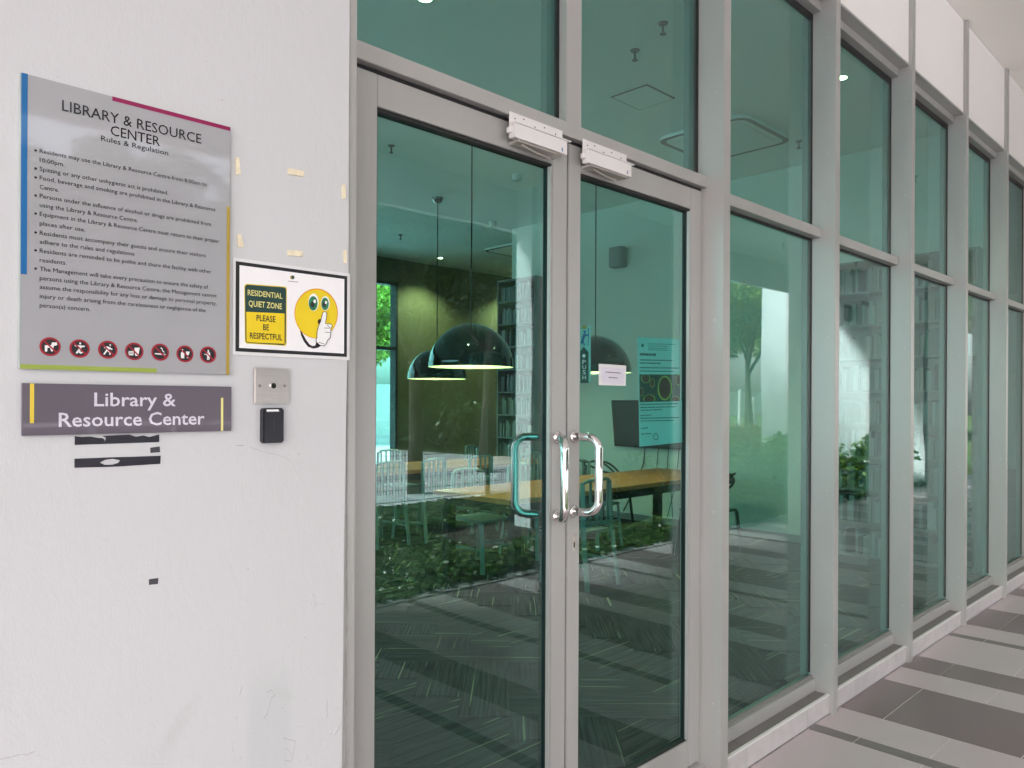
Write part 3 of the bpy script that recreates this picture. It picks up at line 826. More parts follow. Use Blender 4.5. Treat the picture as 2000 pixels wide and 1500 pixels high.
MB().prism([(a.x + .007, WY - .0209, a.z - .0035), (b_.x - .016, WY - .0209, a.z - .0028), (b_.x - .013, WY - .0209, a.z - .0078), (a.x + .008, WY - .0209, a.z - .008)], (0, .0002, 0)).build('paper_scrap', 'paper', cr)
mx_ = (a.x + b_.x) / 2
MB().box(mx_ - .0006, mx_ + .0006, WY - .0206, WY - .0203, c.z + .03, a.z - .025).build('mark', 'grey_tape', cr)
MB().box(a.x + .004, b_.x - .004, WY - .0204, WY - .0198, c.z + .0135, c.z + .0145).build('seam', 'ink', cr)

# --- tapes
def tape(name, pts, m, label, cat, th=.002, group=None):
    P = [Wp(x_, y_, WY - th) for x_, y_ in pts]
    o = thing(name, label, cat, tuple(P[0] + Vector((0, th, 0))), group)
    mb = MB().prism(P, (0, th - .0004, 0))
    me = mb.build(name, m, None)
    me_ = me
    bpy.data.objects.remove(o)
    tag(me_, label, cat, group)
    return me_
FG = 'cream foam tape scraps left on the wall'
tape('foam_tape', [(460, 308), (467, 307), (471, 340), (461, 341)], 'foam', 'cream foam tape scrap at top right of the rules board', 'tape', .003, FG)
tape('foam_tape', [(563, 328), (594, 334), (594, 345), (563, 340)], 'foam', 'highest horizontal cream foam tape scrap, above the quiet notice', 'tape', .003, FG)
tape('foam_tape', [(668, 361), (675, 359), (676, 388), (669, 388)], 'foam', 'upper cream foam tape scrap on the wall edge beside the door frame', 'tape', .003, FG)
tape('foam_tape', [(463, 458), (471, 456), (477, 482), (465, 483)], 'foam', 'leaning cream foam tape scrap above the left corner of the quiet notice', 'tape', .003, FG)
tape('foam_tape', [(562, 488), (592, 490), (592, 501), (562, 499)], 'foam', 'horizontal cream foam tape scrap just above the quiet notice', 'tape', .003, FG)
tape('foam_tape', [(671, 489), (677, 488), (678, 514), (672, 513)], 'foam', 'lower cream foam tape scrap at the notice top right corner', 'tape', .003, FG)
tape('black_tape', [(146, 852), (160, 853.5), (176, 852.5), (190, 855), (201, 856), (205, 860), (201, 864), (206, 860.5), (207, 855), (200, 851.5), (230, 850), (253, 849), (266, 853), (280, 850.5), (292, 853.5), (311, 848.5), (311, 863.5), (146, 869)], 'dk_tape', 'torn black tape strip under the purple name plate', 'tape', .0012)
# strip with a torn hole, in two halves round the hole
hole_u = [(196, 903), (206, 898), (220, 896), (234, 898.5)]; hole_l = [(234, 899), (231, 904), (220, 907.5), (205, 908), (196, 904)]
tape('black_tape', [(145.5, 896), (200, 893.8), (260, 892), (314, 890), (313, 906), (234, 911), (234, 899)] + hole_u[::-1][1:] + [(196, 904)] + [(205, 908), (220, 907.5), (231, 904), (234, 899.5), (233.9, 911.05), (200, 912.2), (145.5, 913.8)], 'dk_tape', 'lower black tape strip with an oval tear in it', 'tape', .0012)
tape('grey_tape_patch', [(293.6, 874.5), (312, 872), (312.7, 883), (294, 884.6)], 'grey_tape', 'small dark grey tape patch between the two black strips', 'tape', .0012)
tape('dark_tape_patch', [(291, 1131.5), (309.5, 1129), (308.5, 1140.5), (291, 1142.5)], 'grey_tape', 'lone dark tape patch low on the white wall', 'tape', .0012)

# --- papers on the right door
PY = .0205
sn = thing('small_door_notice', 'small white laminated note taped on the right door glass', 'notice', tuple(Wp(1171, 752, .02)))
mb = MB(); polypx(mb, [(1169.5, 710.5), (1223, 714), (1222, 753.5), (1169.5, 752)], PY, .0005); mb.build('laminate', 'lam', sn)
mb = MB(); polypx(mb, [(1175, 716.5), (1219.5, 719.5), (1219, 750), (1175.5, 748.5)], PY - .0005, .0003); mb.build('paper', 'ink_white', sn)
def dashes(parent, xl, yl, xr, yr, h, Y, m='ink', n=None, seed=0, name='printed_line'):
    r_ = random.Random(seed); mb = MB(); x_ = xl
    while x_ < xr:
        w_ = r_.uniform(1.6, 5.5); e = min(x_ + w_, xr)
        f0 = (x_ - xl) / (xr - xl); f1 = (e - xl) / (xr - xl)
        y0 = yl + (yr - yl) * f0; y1 = yl + (yr - yl) * f1
        polypx(mb, [(x_, y0), (e, y1), (e, y1 + h), (x_, y0 + h)], Y, .0001); x_ = e + r_.uniform(.5, 1.0)
    return mb.build(name, m, parent)
dashes(sn, 1182, 725.5, 1212, 728, 1.6, PY - .001, seed=1)
dashes(sn, 1189, 736, 1206, 737.5, 1.6, PY - .001, seed=2)
IY = .031
po = thing('closure_poster', 'printed closure poster with a virus picture inside the right door', 'poster', tuple(Wp(1246, 870, IY)))
mb = MB(); polypx(mb, [(1245, 658.5), (1329, 663), (1329.5, 781), (1332, 782), (1332.5, 864), (1249, 872.5), (1247.5, 785)], IY, .0004); mb.build('paper', 'paper', po)
mb = MB(); polypx(mb, [(1249, 731), (1328, 731.5), (1328, 783.5), (1249.5, 785.5)], IY - .0006, .0003); ph = mb.build('virus_picture', 'screen', po)
for cx_, cy_, r1, r2 in ((1298.5, 758, 14.5, 24.5), (1261, 739, 9, 9.5), (1274, 748, 5, 9), (1268, 779, 12, 9), (1319, 780, 9.5, 6), (1252.5, 765, 4.5, 9), (1325, 742, 4.5, 11)):
    def clampp(p_): return (min(max(p_[0], 1250), 1327.5), min(max(p_[1], 732), 783.5))
    mb = MB(); pts = [clampp(p_) for p_ in ell(cx_, cy_, r1, r2, 20)]
    polypx(mb, pts, IY - .0010, .0002); mb.build('virus_ring', 'lime', ph)
    mb = MB(); pts = [clampp(p_) for p_ in ell(cx_, cy_, r1 * .8, r2 * .85, 20)]
    polypx(mb, pts, IY - .0014, .0002); mb.build('virus_core', 'brown', ph)
mb = MB(); polypx(mb, ell(1255, 674.5, 2.4, 3.6, 12), IY - .0008, .0002); mb.build('logo', 'darkgreen', po)
for i_, (xl, yl, xr, h_) in enumerate([(1266, 671, 1318, 1.2), (1266, 675, 1305, 1.2), (1266, 679, 1303, 1.2), (1266, 682.5, 1305, 1.2), (1250, 689.5, 1281, 5), (1250, 702, 1313, 2), (1250, 707.5, 1291, 2.4), (1250, 717, 1326, 2), (1250, 723.5, 1314, 2),
        (1251, 789, 1324, 1.8), (1251, 795, 1321, 1.8), (1251, 800.5, 1294, 1.8), (1251, 811, 1273, 1.6), (1251, 816, 1326, 1.8), (1251, 821.5, 1316, 1.8), (1252, 836, 1266, 1.8), (1252, 847, 1273, 1.8)]):
    dashes(po, xl, yl, xr, yl + (1 if yl < 780 else -1.5), h_, IY - .0008, seed=10 + i_)
mb = MB()
e1 = ell(1281, 853, 5, 7, 20); e2 = ell(1281, 853, 3.8, 5.6, 20)
for i_ in range(20):
    j_ = (i_ + 1) % 20; polypx(mb, [e1[i_], e1[j_], e2[j_], e2[i_]], IY - .0008, .0002)
mb.build('stamp', 'darkgreen', po)
pt = thing('push_sticker', 'vertical green PUSH sticker inside the right door glass', 'sticker', tuple(Wp(1133, 748, IY)))
mb = MB(); polypx(mb, [(1132, 637), (1154, 636), (1153.5, 748), (1132, 748)], IY, .0003); mb.build('film', 'paper', pt)
mb = MB(); polypx(mb, [(1133.5, 748), (1133.5, 686), (1140, 677), (1149.5, 688), (1149.5, 748)], IY - .0008, .0003); mb.build('arrow_panel', 'darkgreen', pt)
mb = MB(); polypx(mb, [(1136, 636.5), (1146, 636), (1146, 642), (1136, 642.5)], IY - .0012, .0003); mb.build('tape', 'ochre', pt)
for i_, ch in enumerate('PUSH'):
    yb = 710.5 + i_ * 10.2; textpx(ch, 1137.5, yb, 1144.5, 8, IY - .0013, 'white_ink', pt, bold=.01)
mb = MB(); polypx(mb, ell(1140.5, 695, 3, 3.6, 12), IY - .0013, .0002); mb.build('round_mark', 'white_ink', pt)
mb = MB()
for pl in ([(1139, 646), (1143.5, 645), (1145, 650), (1141, 652)], [(1139, 652), (1144, 652), (1150, 654), (1150, 656.5), (1143.5, 657), (1138, 671), (1134, 670)], [(1134.5, 670), (1139.5, 664), (1142, 672), (1143, 675), (1140.5, 675), (1138.5, 668), (1134, 674)], [(1148, 641), (1149.8, 641), (1150.5, 658), (1148.6, 676), (1147.4, 675), (1149, 658)]):
    polypx(mb, pl, IY - .0010, .0002)
mb.build('pushing_figure', 'blue', pt)

# ================================================================== INTERIOR
FL, IC = .10, 4.17
struct('interior_floor', MB().box(-3, 21, .07, 9.75, -.2, FL - .012), 'carpet', 'dark carpeted library floor')
ci = struct('interior_ceiling', MB().box(-3, 21, .102, 9.95, IC, IC + .18), 'in_ceil', 'white plaster ceiling of the library')
M['cross'] = mat('grey_render', (.40, .41, .43), .9, var=.04, bump=.05)
struct('roof_slab', MB().box(-3.2, 21.2, -.2, 10.1, CZ_ + .302, CZ_ + .6), 'plaster')
# carpet planks in a 45 degree herringbone
carpet = thing('carpet', None, None, (0, 0, 0)); carpet['kind'] = 'structure'; carpet['label'] = 'dark green striped carpet planks laid in herringbone'
PL, PW = 1.0, .25
cme = None; cnt = 0
ca, sa = math.cos(rad(45)), math.sin(rad(45))
cand = []
for i in range(-30, 40):
    for j in range(-14, 16):
        # herringbone tiling: horizontal plank then vertical plank
        ux = i * PW + j * 0; 
        for o_ in (0, 1):
            hx = i * PW + j * PL * 2; hy = i * PW
            if o_ == 0: cx_, cy_, r_ = hx + PL / 2, hy + PW / 2, 0
            else: cx_, cy_, r_ = hx + PL + PW / 2, hy + PW - PL / 2 + PL - PW + 0, 90
            if o_ == 1: cy_ = hy + PL / 2
            X_ = cx_ * ca - cy_ * sa + 4; Y_ = cx_ * sa + cy_ * ca + 3
            if .75 < X_ < 8.1 and .35 < Y_ < 6.6: cand.append((X_ ** 2 + (Y_ + 1.75) ** 2, X_, Y_, r_ + 45))
cand.sort()
for _, X_, Y_, r_ in cand[:295]:
    if cme is None:
        o = MB().box(-PL / 2 + .001, PL / 2 - .001, -PW / 2 + .001, PW / 2 - .001, -.009, 0).build('carpet_plank', 'carpet', carpet); cme = o.data
    else: o = link('carpet_plank', cme, carpet)
    o.location = (X_, Y_, FL + .0007 * ((cnt % 5) / 5)); o.rotation_euler = (0, 0, rad(r_ + 180 * (cnt % 2))); cnt += 1

def iwall(name, label, boxes, m):
    mb = MB()
    for b_ in boxes: mb.box(*b_)
    return tag(mb.build(name, m), label, 'wall')
WX0, WX1, WZ0, WZ1 = 2.30, 8.285, .44, 3.74  # hidden left part of the rear window widened to brighten the room
iwall('rear_wall', 'dark olive rear wall of the library lit by downlights', [(-3, WX0, 9.6, 9.75, FL, IC), (WX1, 21, 9.6, 9.75, FL, IC), (WX0, WX1, 9.6, 9.75, FL, WZ0), (WX0, WX1, 9.6, 9.75, WZ1, IC)], 'olive')
rw = iwall('side_wall', 'pale cream side wall behind the wall mounted screen', [(8.03, 8.17, .102, 6.39, FL, IC - .001)], 'in_wall')
iwall('left_room_wall', 'cream end wall of the library room hidden at left, with an opening added for daylight', [(-3, -2.85, .2, 1.2, FL, IC - .001), (-3, -2.85, 8.6, 9.59, FL, IC - .001), (-3, -2.85, 1.2, 8.6, FL, .9), (-3, -2.85, 1.2, 8.6, 3.6, IC - .001)], 'in_wall')  # wide opening added in this unseen wall to let more daylight in
iwall('far_room_wall', 'cream wall closing the far room', [(20.8, 21, .2, 9.59, FL, IC - .001)], 'in_wall')
iwall('skirting_board', 'grey skirting at the foot of the cream side wall', [(8.012, 8.029, .11, 6.38, FL, FL + .08)], 'skirt')
wf = thing('rear_window', 'tall dark framed window in the olive rear wall', 'window', (WX0, 9.6, WZ0))
for b_ in ((WX0, WX0 + .05, WZ0, WZ1), (3.95, 4.0, WZ0, WZ1), (5.6, 5.65, WZ0, WZ1), (7.2, 7.25, WZ0, WZ1), (WX1 - .05, WX1, WZ0, WZ1)):
    beam('frame', b_[0], b_[1], 9.57, 9.74, b_[2], b_[3], wf, 'dark_metal')
for z_ in ((WZ0, WZ0 + .05), (2.52, 2.58), (WZ1 - .05, WZ1)):
    beam('frame_rail', WX0 + .05, WX1 - .05, 9.58, 9.73, z_[0], z_[1], wf, 'dark_metal')
pane(WX0 + .05, WX1 - .05, WZ0 + .05, 2.52, wf, y=9.65, m='clear'); pane(WX0 + .05, WX1 - .05, 2.58, WZ1 - .05, wf, y=9.65, m='clear')

# tables
def table():
    t = thing('library_table', 'long orange wood library table nearest the doors', 'table', (0, 0, 0), 'long library tables')
    MB().box(-1.68, 1.68, -.475, .475, .70, .74).build('tabletop', 'wood', t, bevel=.003)
    MB().box(-1.60, 1.60, -.42, .42, .62, .698).build('apron', 'dark_metal', t)
    for sx in (-1, 1):
        for sy in (-1, 1):
            MB().box(sx * 1.56 - .04, sx * 1.56 + .04, sy * .40 - .04, sy * .40 + .04, 0, .619).build('leg', 'dark_metal', t, bevel=.002)
    return t
T1 = table(); T1.location = (5.86, 2.97, FL)
T2 = dup(T1, (5.86, 5.58, FL), 0, 'second long library table further from the doors')

def chair():
    t = thing('slat_back_chair', 'x', 'chair', (0, 0, 0), 'mint metal slat back chairs at the tables')
    MB().box(-.20, .20, -.20, .22, .435, .460).build('seat', 'mint', t, bevel=.008)
    for sx in (-1, 1):
        MB().bar((sx * .18, .20, .44), (sx * .20, .24, 0), .034, .024).build('leg', 'mint', t)
        MB().bar((sx * .175, -.19, .86), (sx * .185, -.21, .44), .034, .024).bar((sx * .185, -.21, .455), (sx * .20, -.27, 0), .034, .024).build('leg', 'mint', t)
        MB().bar((sx * .193, .225, .20), (sx * .193, -.235, .20), .016, .022).build('stretcher', 'mint', t)
    MB().bar((-.195, .22, .27), (.195, .22, .27), .016, .022).build('stretcher', 'mint', t)
    MB().tube([(-.175, -.19, .85), (-.12, -.215, .875), (0, -.225, .88), (.12, -.215, .875), (.175, -.19, .85)], .014, 8).build('back_rail', 'mint', t, smooth=True)
    MB().bar((-.17, -.215, .52), (.17, -.215, .52), .02, .03).build('lower_rail', 'mint', t)
    for i in range(4):
        x_ = -.11 + i * .073; MB().bar((x_, -.218, .525), (x_, -.222, .872), .024, .01, up=(0, 1, 0)).build('slat', 'mint', t)
    return t
ch = chair()
spots = [(4.90, 2.42, 0, 'mint slat back chair at the near left end of the first table'), (4.72, 3.42, 180, 'mint slat back chair at the far left corner of the first table'), (6.30, 3.42, 180, 'mint slat back chair tucked under the far side of the first table'), (5.5, 3.50, 180, 'mint slat back chair second along the far side of the first table'),
         (4.70, 5.0, 0, 'mint slat back chair leftmost at the near side of the second table'), (5.25, 4.98, 8, 'mint slat back chair second from left at the second table'), (6.0, 5.02, 0, 'mint slat back chair third along the second table'), (6.8, 5.0, 0, 'mint slat back chair at the right end of the second table'),
         (4.9, 6.15, 180, 'mint slat back chair on the far side of the second table'), (5.8, 6.15, 180, 'mint slat back chair middle of the far side of the second table')]
for i, (x_, y_, r_, lb) in enumerate(spots):
    if i == 0:
        ch.location = (x_, y_, FL); ch['label'] = lb
    else: dup(ch, (x_, y_, FL), rad(r_), lb)
# black looped chair
bc = thing('looped_back_chair', 'black chair with a curved looped back behind the first table', 'chair', (0, 0, 0))
MB().box(-.21, .21, -.2, .22, .44, .46).build('seat', 'black_pl', bc, bevel=.01)
for sx in (-1, 1):
    for sy in (-1, 1):
        MB().bar((sx * .19, sy * .19, .44), (sx * .23, sy * .23, 0), .03).build('leg', 'black_pl', bc)
for k_ in range(3):
    h_ = (.84, .80, .74)[k_]; d_ = (-.26, -.24, -.25)[k_]
    P = []
    for i in range(17):
        a_ = math.pi * i / 16; P.append((.27 * math.cos(a_), .02 + d_ * math.sin(a_), .64 + (h_ - .64) * math.sin(a_) + .03 * math.sin(3 * a_ + k_ * 2)))
    MB().tube(P, .012, 7).build('back_loop', 'black_pl', bc, smooth=True)
for sx in (-1, 1): MB().tube([(sx * .19, .1, .45), (sx * .26, .05, .55), (sx * .27, .02, .64)], .012, 7).build('arm_post', 'black_pl', bc, smooth=True)
bc.location = (6.95, 3.75, FL); bc.rotation_euler = (0, 0, rad(180)); 
b2 = dup(bc, (6.72, 2.28, FL), rad(0), 'black looped chair at the near right end of the first table')
yc = dup(ch, (7.3, 6.2, FL), rad(200), 'mint slat back chair at the far right end of the second table')

# pendants
def pendant():
    t = thing('dome_pendant', 'x', 'pendant lamp', (0, 0, 0), 'black dome pendant lamps over the tables')
    R_ = .365; prof = [(R_ * math.cos(a_), .37 * math.sin(a_)) for a_ in [math.pi / 2 * i / 18 for i in range(18)]] + [(.03, .372), (.001, .375)]
    MB().lathe([(R_ + .001, -.004)] + prof, n=48).build('shade', 'lamp_black', t, smooth=True)
    inner = [(r_ * .985, z_ * .975 - .002) for r_, z_ in prof]
    MB().lathe([(R_, -.005)] + inner, n=48).build('shade_lining', 'lamp_in', t, smooth=True)
    MB().lathe([(.0, .0 + .10)] + [(.055 * math.sin(a_), .16 - .055 * math.cos(a_)) for a_ in [math.pi * i / 10 for i in range(11)]], n=16).build('bulb', 'glow', t, smooth=True)
    MB().tube([(0, 0, .36), (0, 0, 2.24)], .006, 6).build('cord', 'dark_metal', t)
    MB().lathe([(.001, 2.175), (.04, 2.18), (.062, 2.21), (.07, 2.238), (.07, 2.243)], n=24).build('ceiling_cup', 'lamp_black', t, smooth=True)
    ld = bpy.data.lights.new('pendant_light', 'POINT'); ld.energy = 5; ld.color = (1, .8, .55); ld.shadow_soft_size = .05
    lo = bpy.data.objects.new('pendant_light', ld); C.objects.link(lo); lo.parent = t; lo.location = (0, 0, .03)
    return t
p0 = pendant()
p0.location = (4.384, 3.19, 1.905); p0['label'] = 'largest looking black dome pendant, left over the first table'
dup(p0, (6.06, 3.19, 1.905), 0, 'black dome pendant seen through the right door')
dup(p0, (6.04, 5.69, 1.888), 0, 'black dome pendant partly behind the largest one')

# ceiling fittings
def cassette(x_, y_, label):
    t = thing('ceiling_cassette', label, 'air conditioner', (x_, y_, IC), 'square cassette air conditioners in the library ceiling')
    z = IC
    def rsq(h, r, n=8):
        P = []
        for cx_, cy_, a0 in ((h - r, h - r, 0), (-h + r, h - r, 90), (-h + r, -h + r, 180), (h - r, -h + r, 270)):
            P += [(x_ + cx_ + r * math.cos(rad(a0 + 90 * i / n)), y_ + cy_ + r * math.sin(rad(a0 + 90 * i / n))) for i in range(n + 1)]
        return P
    o1, o2, o3 = rsq(.475, .13), rsq(.425, .10), rsq(.36, .07); n_ = len(o1)
    MB().prism([(a_, b_, z - .03) for a_, b_ in o1], (0, 0, .0295)).build('panel', 'in_ceil', t)
    mb = MB(); mb.add([(a_, b_, z - .031) for a_, b_ in o1] + [(a_, b_, z - .031) for a_, b_ in o2], [(i, (i + 1) % n_, n_ + (i + 1) % n_, n_ + i) for i in range(n_)]).build('air_slot', 'dark_metal', t)
    MB().prism([(a_, b_, z - .037) for a_, b_ in o3], (0, 0, .005)).build('grille', 'white_box', t)
cassette(6.70, 2.12, 'round cornered ceiling air conditioner near the glass')
cassette(9.2, 7.35, 'ceiling air conditioner at the rear of the library')
vt = thing('ceiling_hatch', 'thin framed rectangular hatch in the library ceiling', 'hatch', (5.3, 2.08, IC))
MB().box(5.12, 5.52, 1.90, 2.27, IC - .006, IC - .0005).build('shadow_gap', 'dark_metal', vt); MB().box(5.135, 5.505, 1.915, 2.255, IC - .010, IC - .0065).build('cover', 'in_ceil', vt)
def sprinkler(x_, y_, z_, label, first=[None]):
    if first[0] is None:
        t = thing('sprinkler', label, 'sprinkler', (0, 0, 0), 'fire sprinkler heads on the ceilings')
        MB().lathe([(.001, -.012), (.03, -.010), (.036, 0)], n=16).build('rose', 'dark_metal', t)
        MB().tube([(0, 0, -.01), (0, 0, -.07)], .009, 6).build('stem', 'dark_metal', t)
        MB().lathe([(.001, -.072), (.022, -.072), (.022, -.076), (.001, -.076)], n=12).build('deflector', 'dark_metal', t)
        first[0] = t; t.location = (x_, y_, z_)
    else: dup(first[0], (x_, y_, z_), 0, label)
for i, (x_, y_, lb) in enumerate([(4.567, 1.616, 'sprinkler head above the right upper pane, lower of two'), (4.374, 1.241, 'sprinkler head above the right upper pane, higher of two'), (4.556, 4.6, 'sprinkler head high in the left door glass'), (7.1, 7.9, 'sprinkler head in front of the olive wall'), (7.276, 1.641, 'sprinkler head beside the ceiling air conditioner'), (9.4, 1.6, 'sprinkler head seen in the fourth window bay')]):
    sprinkler(x_, y_, IC, lb)
sprinkler(12.74, -4.4, CZ_, 'sprinkler head on the corridor ceiling above the shrubs'); sprinkler(15.41, -4.2, CZ_, 'sprinkler head on the corridor ceiling by the cross wall'); sprinkler(10.1, -1.43, CZ_, 'sprinkler head over the middle of the corridor')
for x_, y_, lb in ((7.5, 6.25, 'flat round smoke detector further back'), (6.14, 4.4, 'flat round smoke detector above the left door')):
    MB().lathe([(.001, IC - .075), (.04, IC - .07), (.055, IC - .045), (.055, IC - .0005)], (x_, y_, 0), 20).build('smoke_detector', 'white_box')
    tag(bpy.data.objects[[o.name for o in bpy.data.objects if o.name.startswith('smoke_detector')][-1]], lb, 'smoke detector', 'smoke detectors')
def downlight(x_, y_, z_, label, en, spot=True):
    t = thing('downlight', label, 'downlight', (x_, y_, z_), 'lit recessed ceiling downlights')
    MB().lathe([(.045, -.004), (.062, -.004), (.064, 0)], (x_, y_, z_), 20).build('trim_ring', 'white_box', t)
    MB().lathe([(.001, -.0025), (.044, -.0025)], (x_, y_, z_), 20).build('lens', 'dl_glow', t)
    ld = bpy.data.lights.new('downlight_lamp', 'SPOT'); ld.energy = en; ld.color = (1, .76, .42); ld.spot_size = rad(120); ld.spot_blend = .6; ld.shadow_soft_size = .04
    lo = bpy.data.objects.new('downlight_lamp', ld); C.objects.link(lo); lo.parent = t; lo.location = (0, 0, -.02)
downlight(3.04, 2.13, IC, 'glowing downlight near the top of the left upper pane', 25)
downlight(6.10, .75, IC, 'glowing downlight in the third upper pane', 20)
downlight(8.75, 8.95, IC, 'left warm downlight washing the olive rear wall', 110)
downlight(11.1, 9.0, IC, 'right warm downlight washing the olive rear wall', 130)

# wall screen, speaker, cables
tv = thing('wall_screen', 'dark flat wall screen on the cream side wall', 'television', (8.03, 3.8, 1.3))
mb = MB()
pts_f = [(7.90, 3.36, 1.04), (7.90, 4.37, 1.04), (7.83, 4.37, 1.63), (7.83, 3.36, 1.63)]
mb.prism(pts_f, (.045, 0, .004)).build('body', 'black_pl', tv, bevel=.003)
MB().prism([(7.897, 3.38, 1.06), (7.897, 4.35, 1.06), (7.830, 4.35, 1.61), (7.830, 3.38, 1.61)], (.0015, 0, 0)).build('screen', 'screen', tv)
MB().box(7.90, 8.028, 3.7, 4.0, 1.2, 1.45).build('bracket', 'dark_metal', tv)
for i, (y_, b_) in enumerate(((3.95, .35), (3.75, .1), (3.6, -.05), (3.45, .18))):
    tag(MB().tube([(7.99, y_, 1.10), (8.0, y_ + .03, .85), (8.0, y_ + b_ * .5, .5), (8.005, y_ + b_, .2)], .008 if i == 0 else .005, 6).build('cable', 'dark_metal'), ('thick grey cable hanging under the wall screen', 'thin cable second under the wall screen', 'thin cable third under the wall screen', 'thin cable nearest the glass under the wall screen')[i], 'cable', 'cables hanging under the wall screen')
s1 = thing('wall_speaker', 'white box speaker high on the cream side wall', 'speaker', (8.03, 4.35, 3.47))
MB().box(7.86, 8.0, 4.25, 4.45, 3.34, 3.60).build('cabinet', 'skirt', s1, bevel=.012); MB().box(8.0, 8.029, 4.31, 4.39, 3.42, 3.52).build('bracket', 'dark_metal', s1)

# bookshelves
def bookshelf(y0, y1, z1, label):
    t = thing('bookshelf', label, 'bookshelf', (8.02, y0, FL))
    xa, xb = 7.72, 8.01
    for y_ in (y0, y1 - .02): MB().box(xa, xb, y_, y_ + .02, FL, z1).build('side_panel', 'shelf', t)
    MB().box(xb, xb + .01, y0, y1, FL, z1).build('back_panel', 'shelf', t)
    nsh = int((z1 - FL) / .30); st = (z1 - FL) / nsh
    bk = MB(); r_ = random.Random(int(y0 * 10))
    for i in range(nsh + 1):
        z_ = FL + i * st
        MB().box(xa, xb, y0 + .0205, y1 - .0205, min(z_, z1 - .02), min(z_, z1 - .02) + .02).build('shelf_board', 'shelf', t)
        if i == nsh: break
        y_ = y0 + .03
        while y_ < y1 - .07:
            w_ = r_.uniform(.018, .05); h_ = r_.uniform(.17, min(.25, st - .04))
            if r_.random() > .12: bk.box(xa + .02 + r_.uniform(0, .04), xb - .03, y_, y_ + w_ - .002, z_ + .021, z_ + .021 + h_)
            y_ += w_
    tag(bk.build('row_of_books', 'books', t), kind='stuff')
bookshelf(5.62, 6.38, 3.36, 'tall full bookshelf at the far end of the cream side wall')
bookshelf(.20, 1.60, 3.0, 'tall full bookshelf close to the glass on the side wall')

# ================================================================== OUTSIDE: planting, fence, trees
def leaves(centers, size, seed, flat=.0, curl=.25):
    """one bent leaf (two quads) per centre"""
    r_ = np.random.default_rng(seed); n = len(centers)
    th = r_.uniform(0, 2 * np.pi, n); ph = r_.uniform(-1, 1, n) * (1 - flat)
    d = np.stack([np.cos(th) * np.sqrt(1 - ph ** 2), np.sin(th) * np.sqrt(1 - ph ** 2), ph], 1)
    up = np.stack([r_.normal(0, .5, n), r_.normal(0, .5, n), np.ones(n)], 1)
    s = np.cross(d, up); s /= np.linalg.norm(s, axis=1)[:, None] + 1e-9
    nn = np.cross(s, d)
    L_ = size * r_.uniform(.6, 1.3, n)[:, None]; W_ = L_ * .28
    c = np.asarray(centers)
    a = c - d * L_ * .5; e = c + d * L_ * .5 - nn * L_ * curl * .5
    m1 = c + s * W_ ; m2 = c - s * W_
    v = np.stack([a, m1, e, m2], 1).reshape(-1, 3)
    v[2::4] += 0
    idx = np.arange(n) * 4
    f = np.concatenate([np.stack([idx, idx + 1, idx + 3], 1), np.stack([idx + 1, idx + 2, idx + 3], 1)], 0)
    return v, f
def leafmesh(name, v, f, m):
    me = bpy.data.meshes.new(name)
    me.vertices.add(len(v)); me.vertices.foreach_set('co', v.astype('f').ravel())
    me.loops.add(len(f) * 3); me.loops.foreach_set('vertex_index', f.astype('i').ravel())
    me.polygons.add(len(f)); me.polygons.foreach_set('loop_start', np.arange(len(f), dtype='i') * 3)
    me.update(calc_edges=True); me.materials.append(M[m]); return me

def tree_meshes(seed, H, trunk_h, R, nl, lsize, m):
    r_ = random.Random(seed); nr = np.random.default_rng(seed)
    tb = MB(); tr0 = H * .016 + .03
    top = Vector((r_.uniform(-.3, .3), r_.uniform(-.3, .3), trunk_h))
    tb.tube([(0, 0, -.1), (top.x * .4, top.y * .4, trunk_h * .5), top, (top.x * 1.3, top.y * 1.3, H * .75)], [tr0 * 1.3, tr0, tr0 * .85, tr0 * .25], 8)
    cl = []
    for i in range(11):
        a_ = i * 2.4 + r_.uniform(-.4, .4); z0 = trunk_h + (H * .75 - trunk_h) * r_.uniform(0, .8)
        rr = R * r_.uniform(.55, .95); e = Vector((rr * math.cos(a_), rr * math.sin(a_), z0 + r_.uniform(.3, .7) * (H - z0)))
        mid = Vector((e.x * .45, e.y * .45, z0 + (e.z - z0) * .55))
        tb.tube([(top.x, top.y, z0), mid, e], [tr0 * .5, tr0 * .3, tr0 * .08], 6)
        cl.append(e); cl.append(mid * .6 + e * .4)
    cz = (H + trunk_h) / 2
    for _ in range(34):
        u = nr.normal(size=3); u /= np.linalg.norm(u); q_ = .9 * nr.uniform(.35, 1) ** .5
        cl.append(Vector((u[0] * R * q_, u[1] * R * q_, cz + .12 * H + u[2] * (H - trunk_h) * .46 * q_)))
    cl = np.array([tuple(c) for c in cl])
    ci_ = nr.integers(0, len(cl), nl)
    u = nr.normal(size=(nl, 3)); u /= np.linalg.norm(u, axis=1)[:, None]
    rad_ = nr.uniform(.5, 1, (nl, 1)) * R * .30 * np.array([1, 1, .65])
    cen = cl[ci_] + u * rad_
    v, f = leaves(cen, lsize, seed)
    return tb, leafmesh('crown', v, f, m)
def tree(seed, H, th, R, nl, ls, m, loc, label, cat='tree', group=None):
    tb, cm = tree_meshes(seed, H, th, R, nl, ls, m)
    t = thing('broadleaf_tree', label, cat, (0, 0, 0), group)
    tb.build('trunk', 'bark', t, smooth=True); link('crown', cm, t)
    t.location = loc; return t
tA = tree(3, 10.0, 2.3, 3.7, 30000, .24, 'leaf', (34.9, -16.9, 0), 'bright round tree mirrored in the first window bay')
TG = 'trees standing beyond the court'
tB = tree(5, 9.5, 3.0, 3.4, 22000, .24, 'leaf_dk', (15.5, -24, 0), 'dark spreading tree beyond the court, foremost', group=TG)
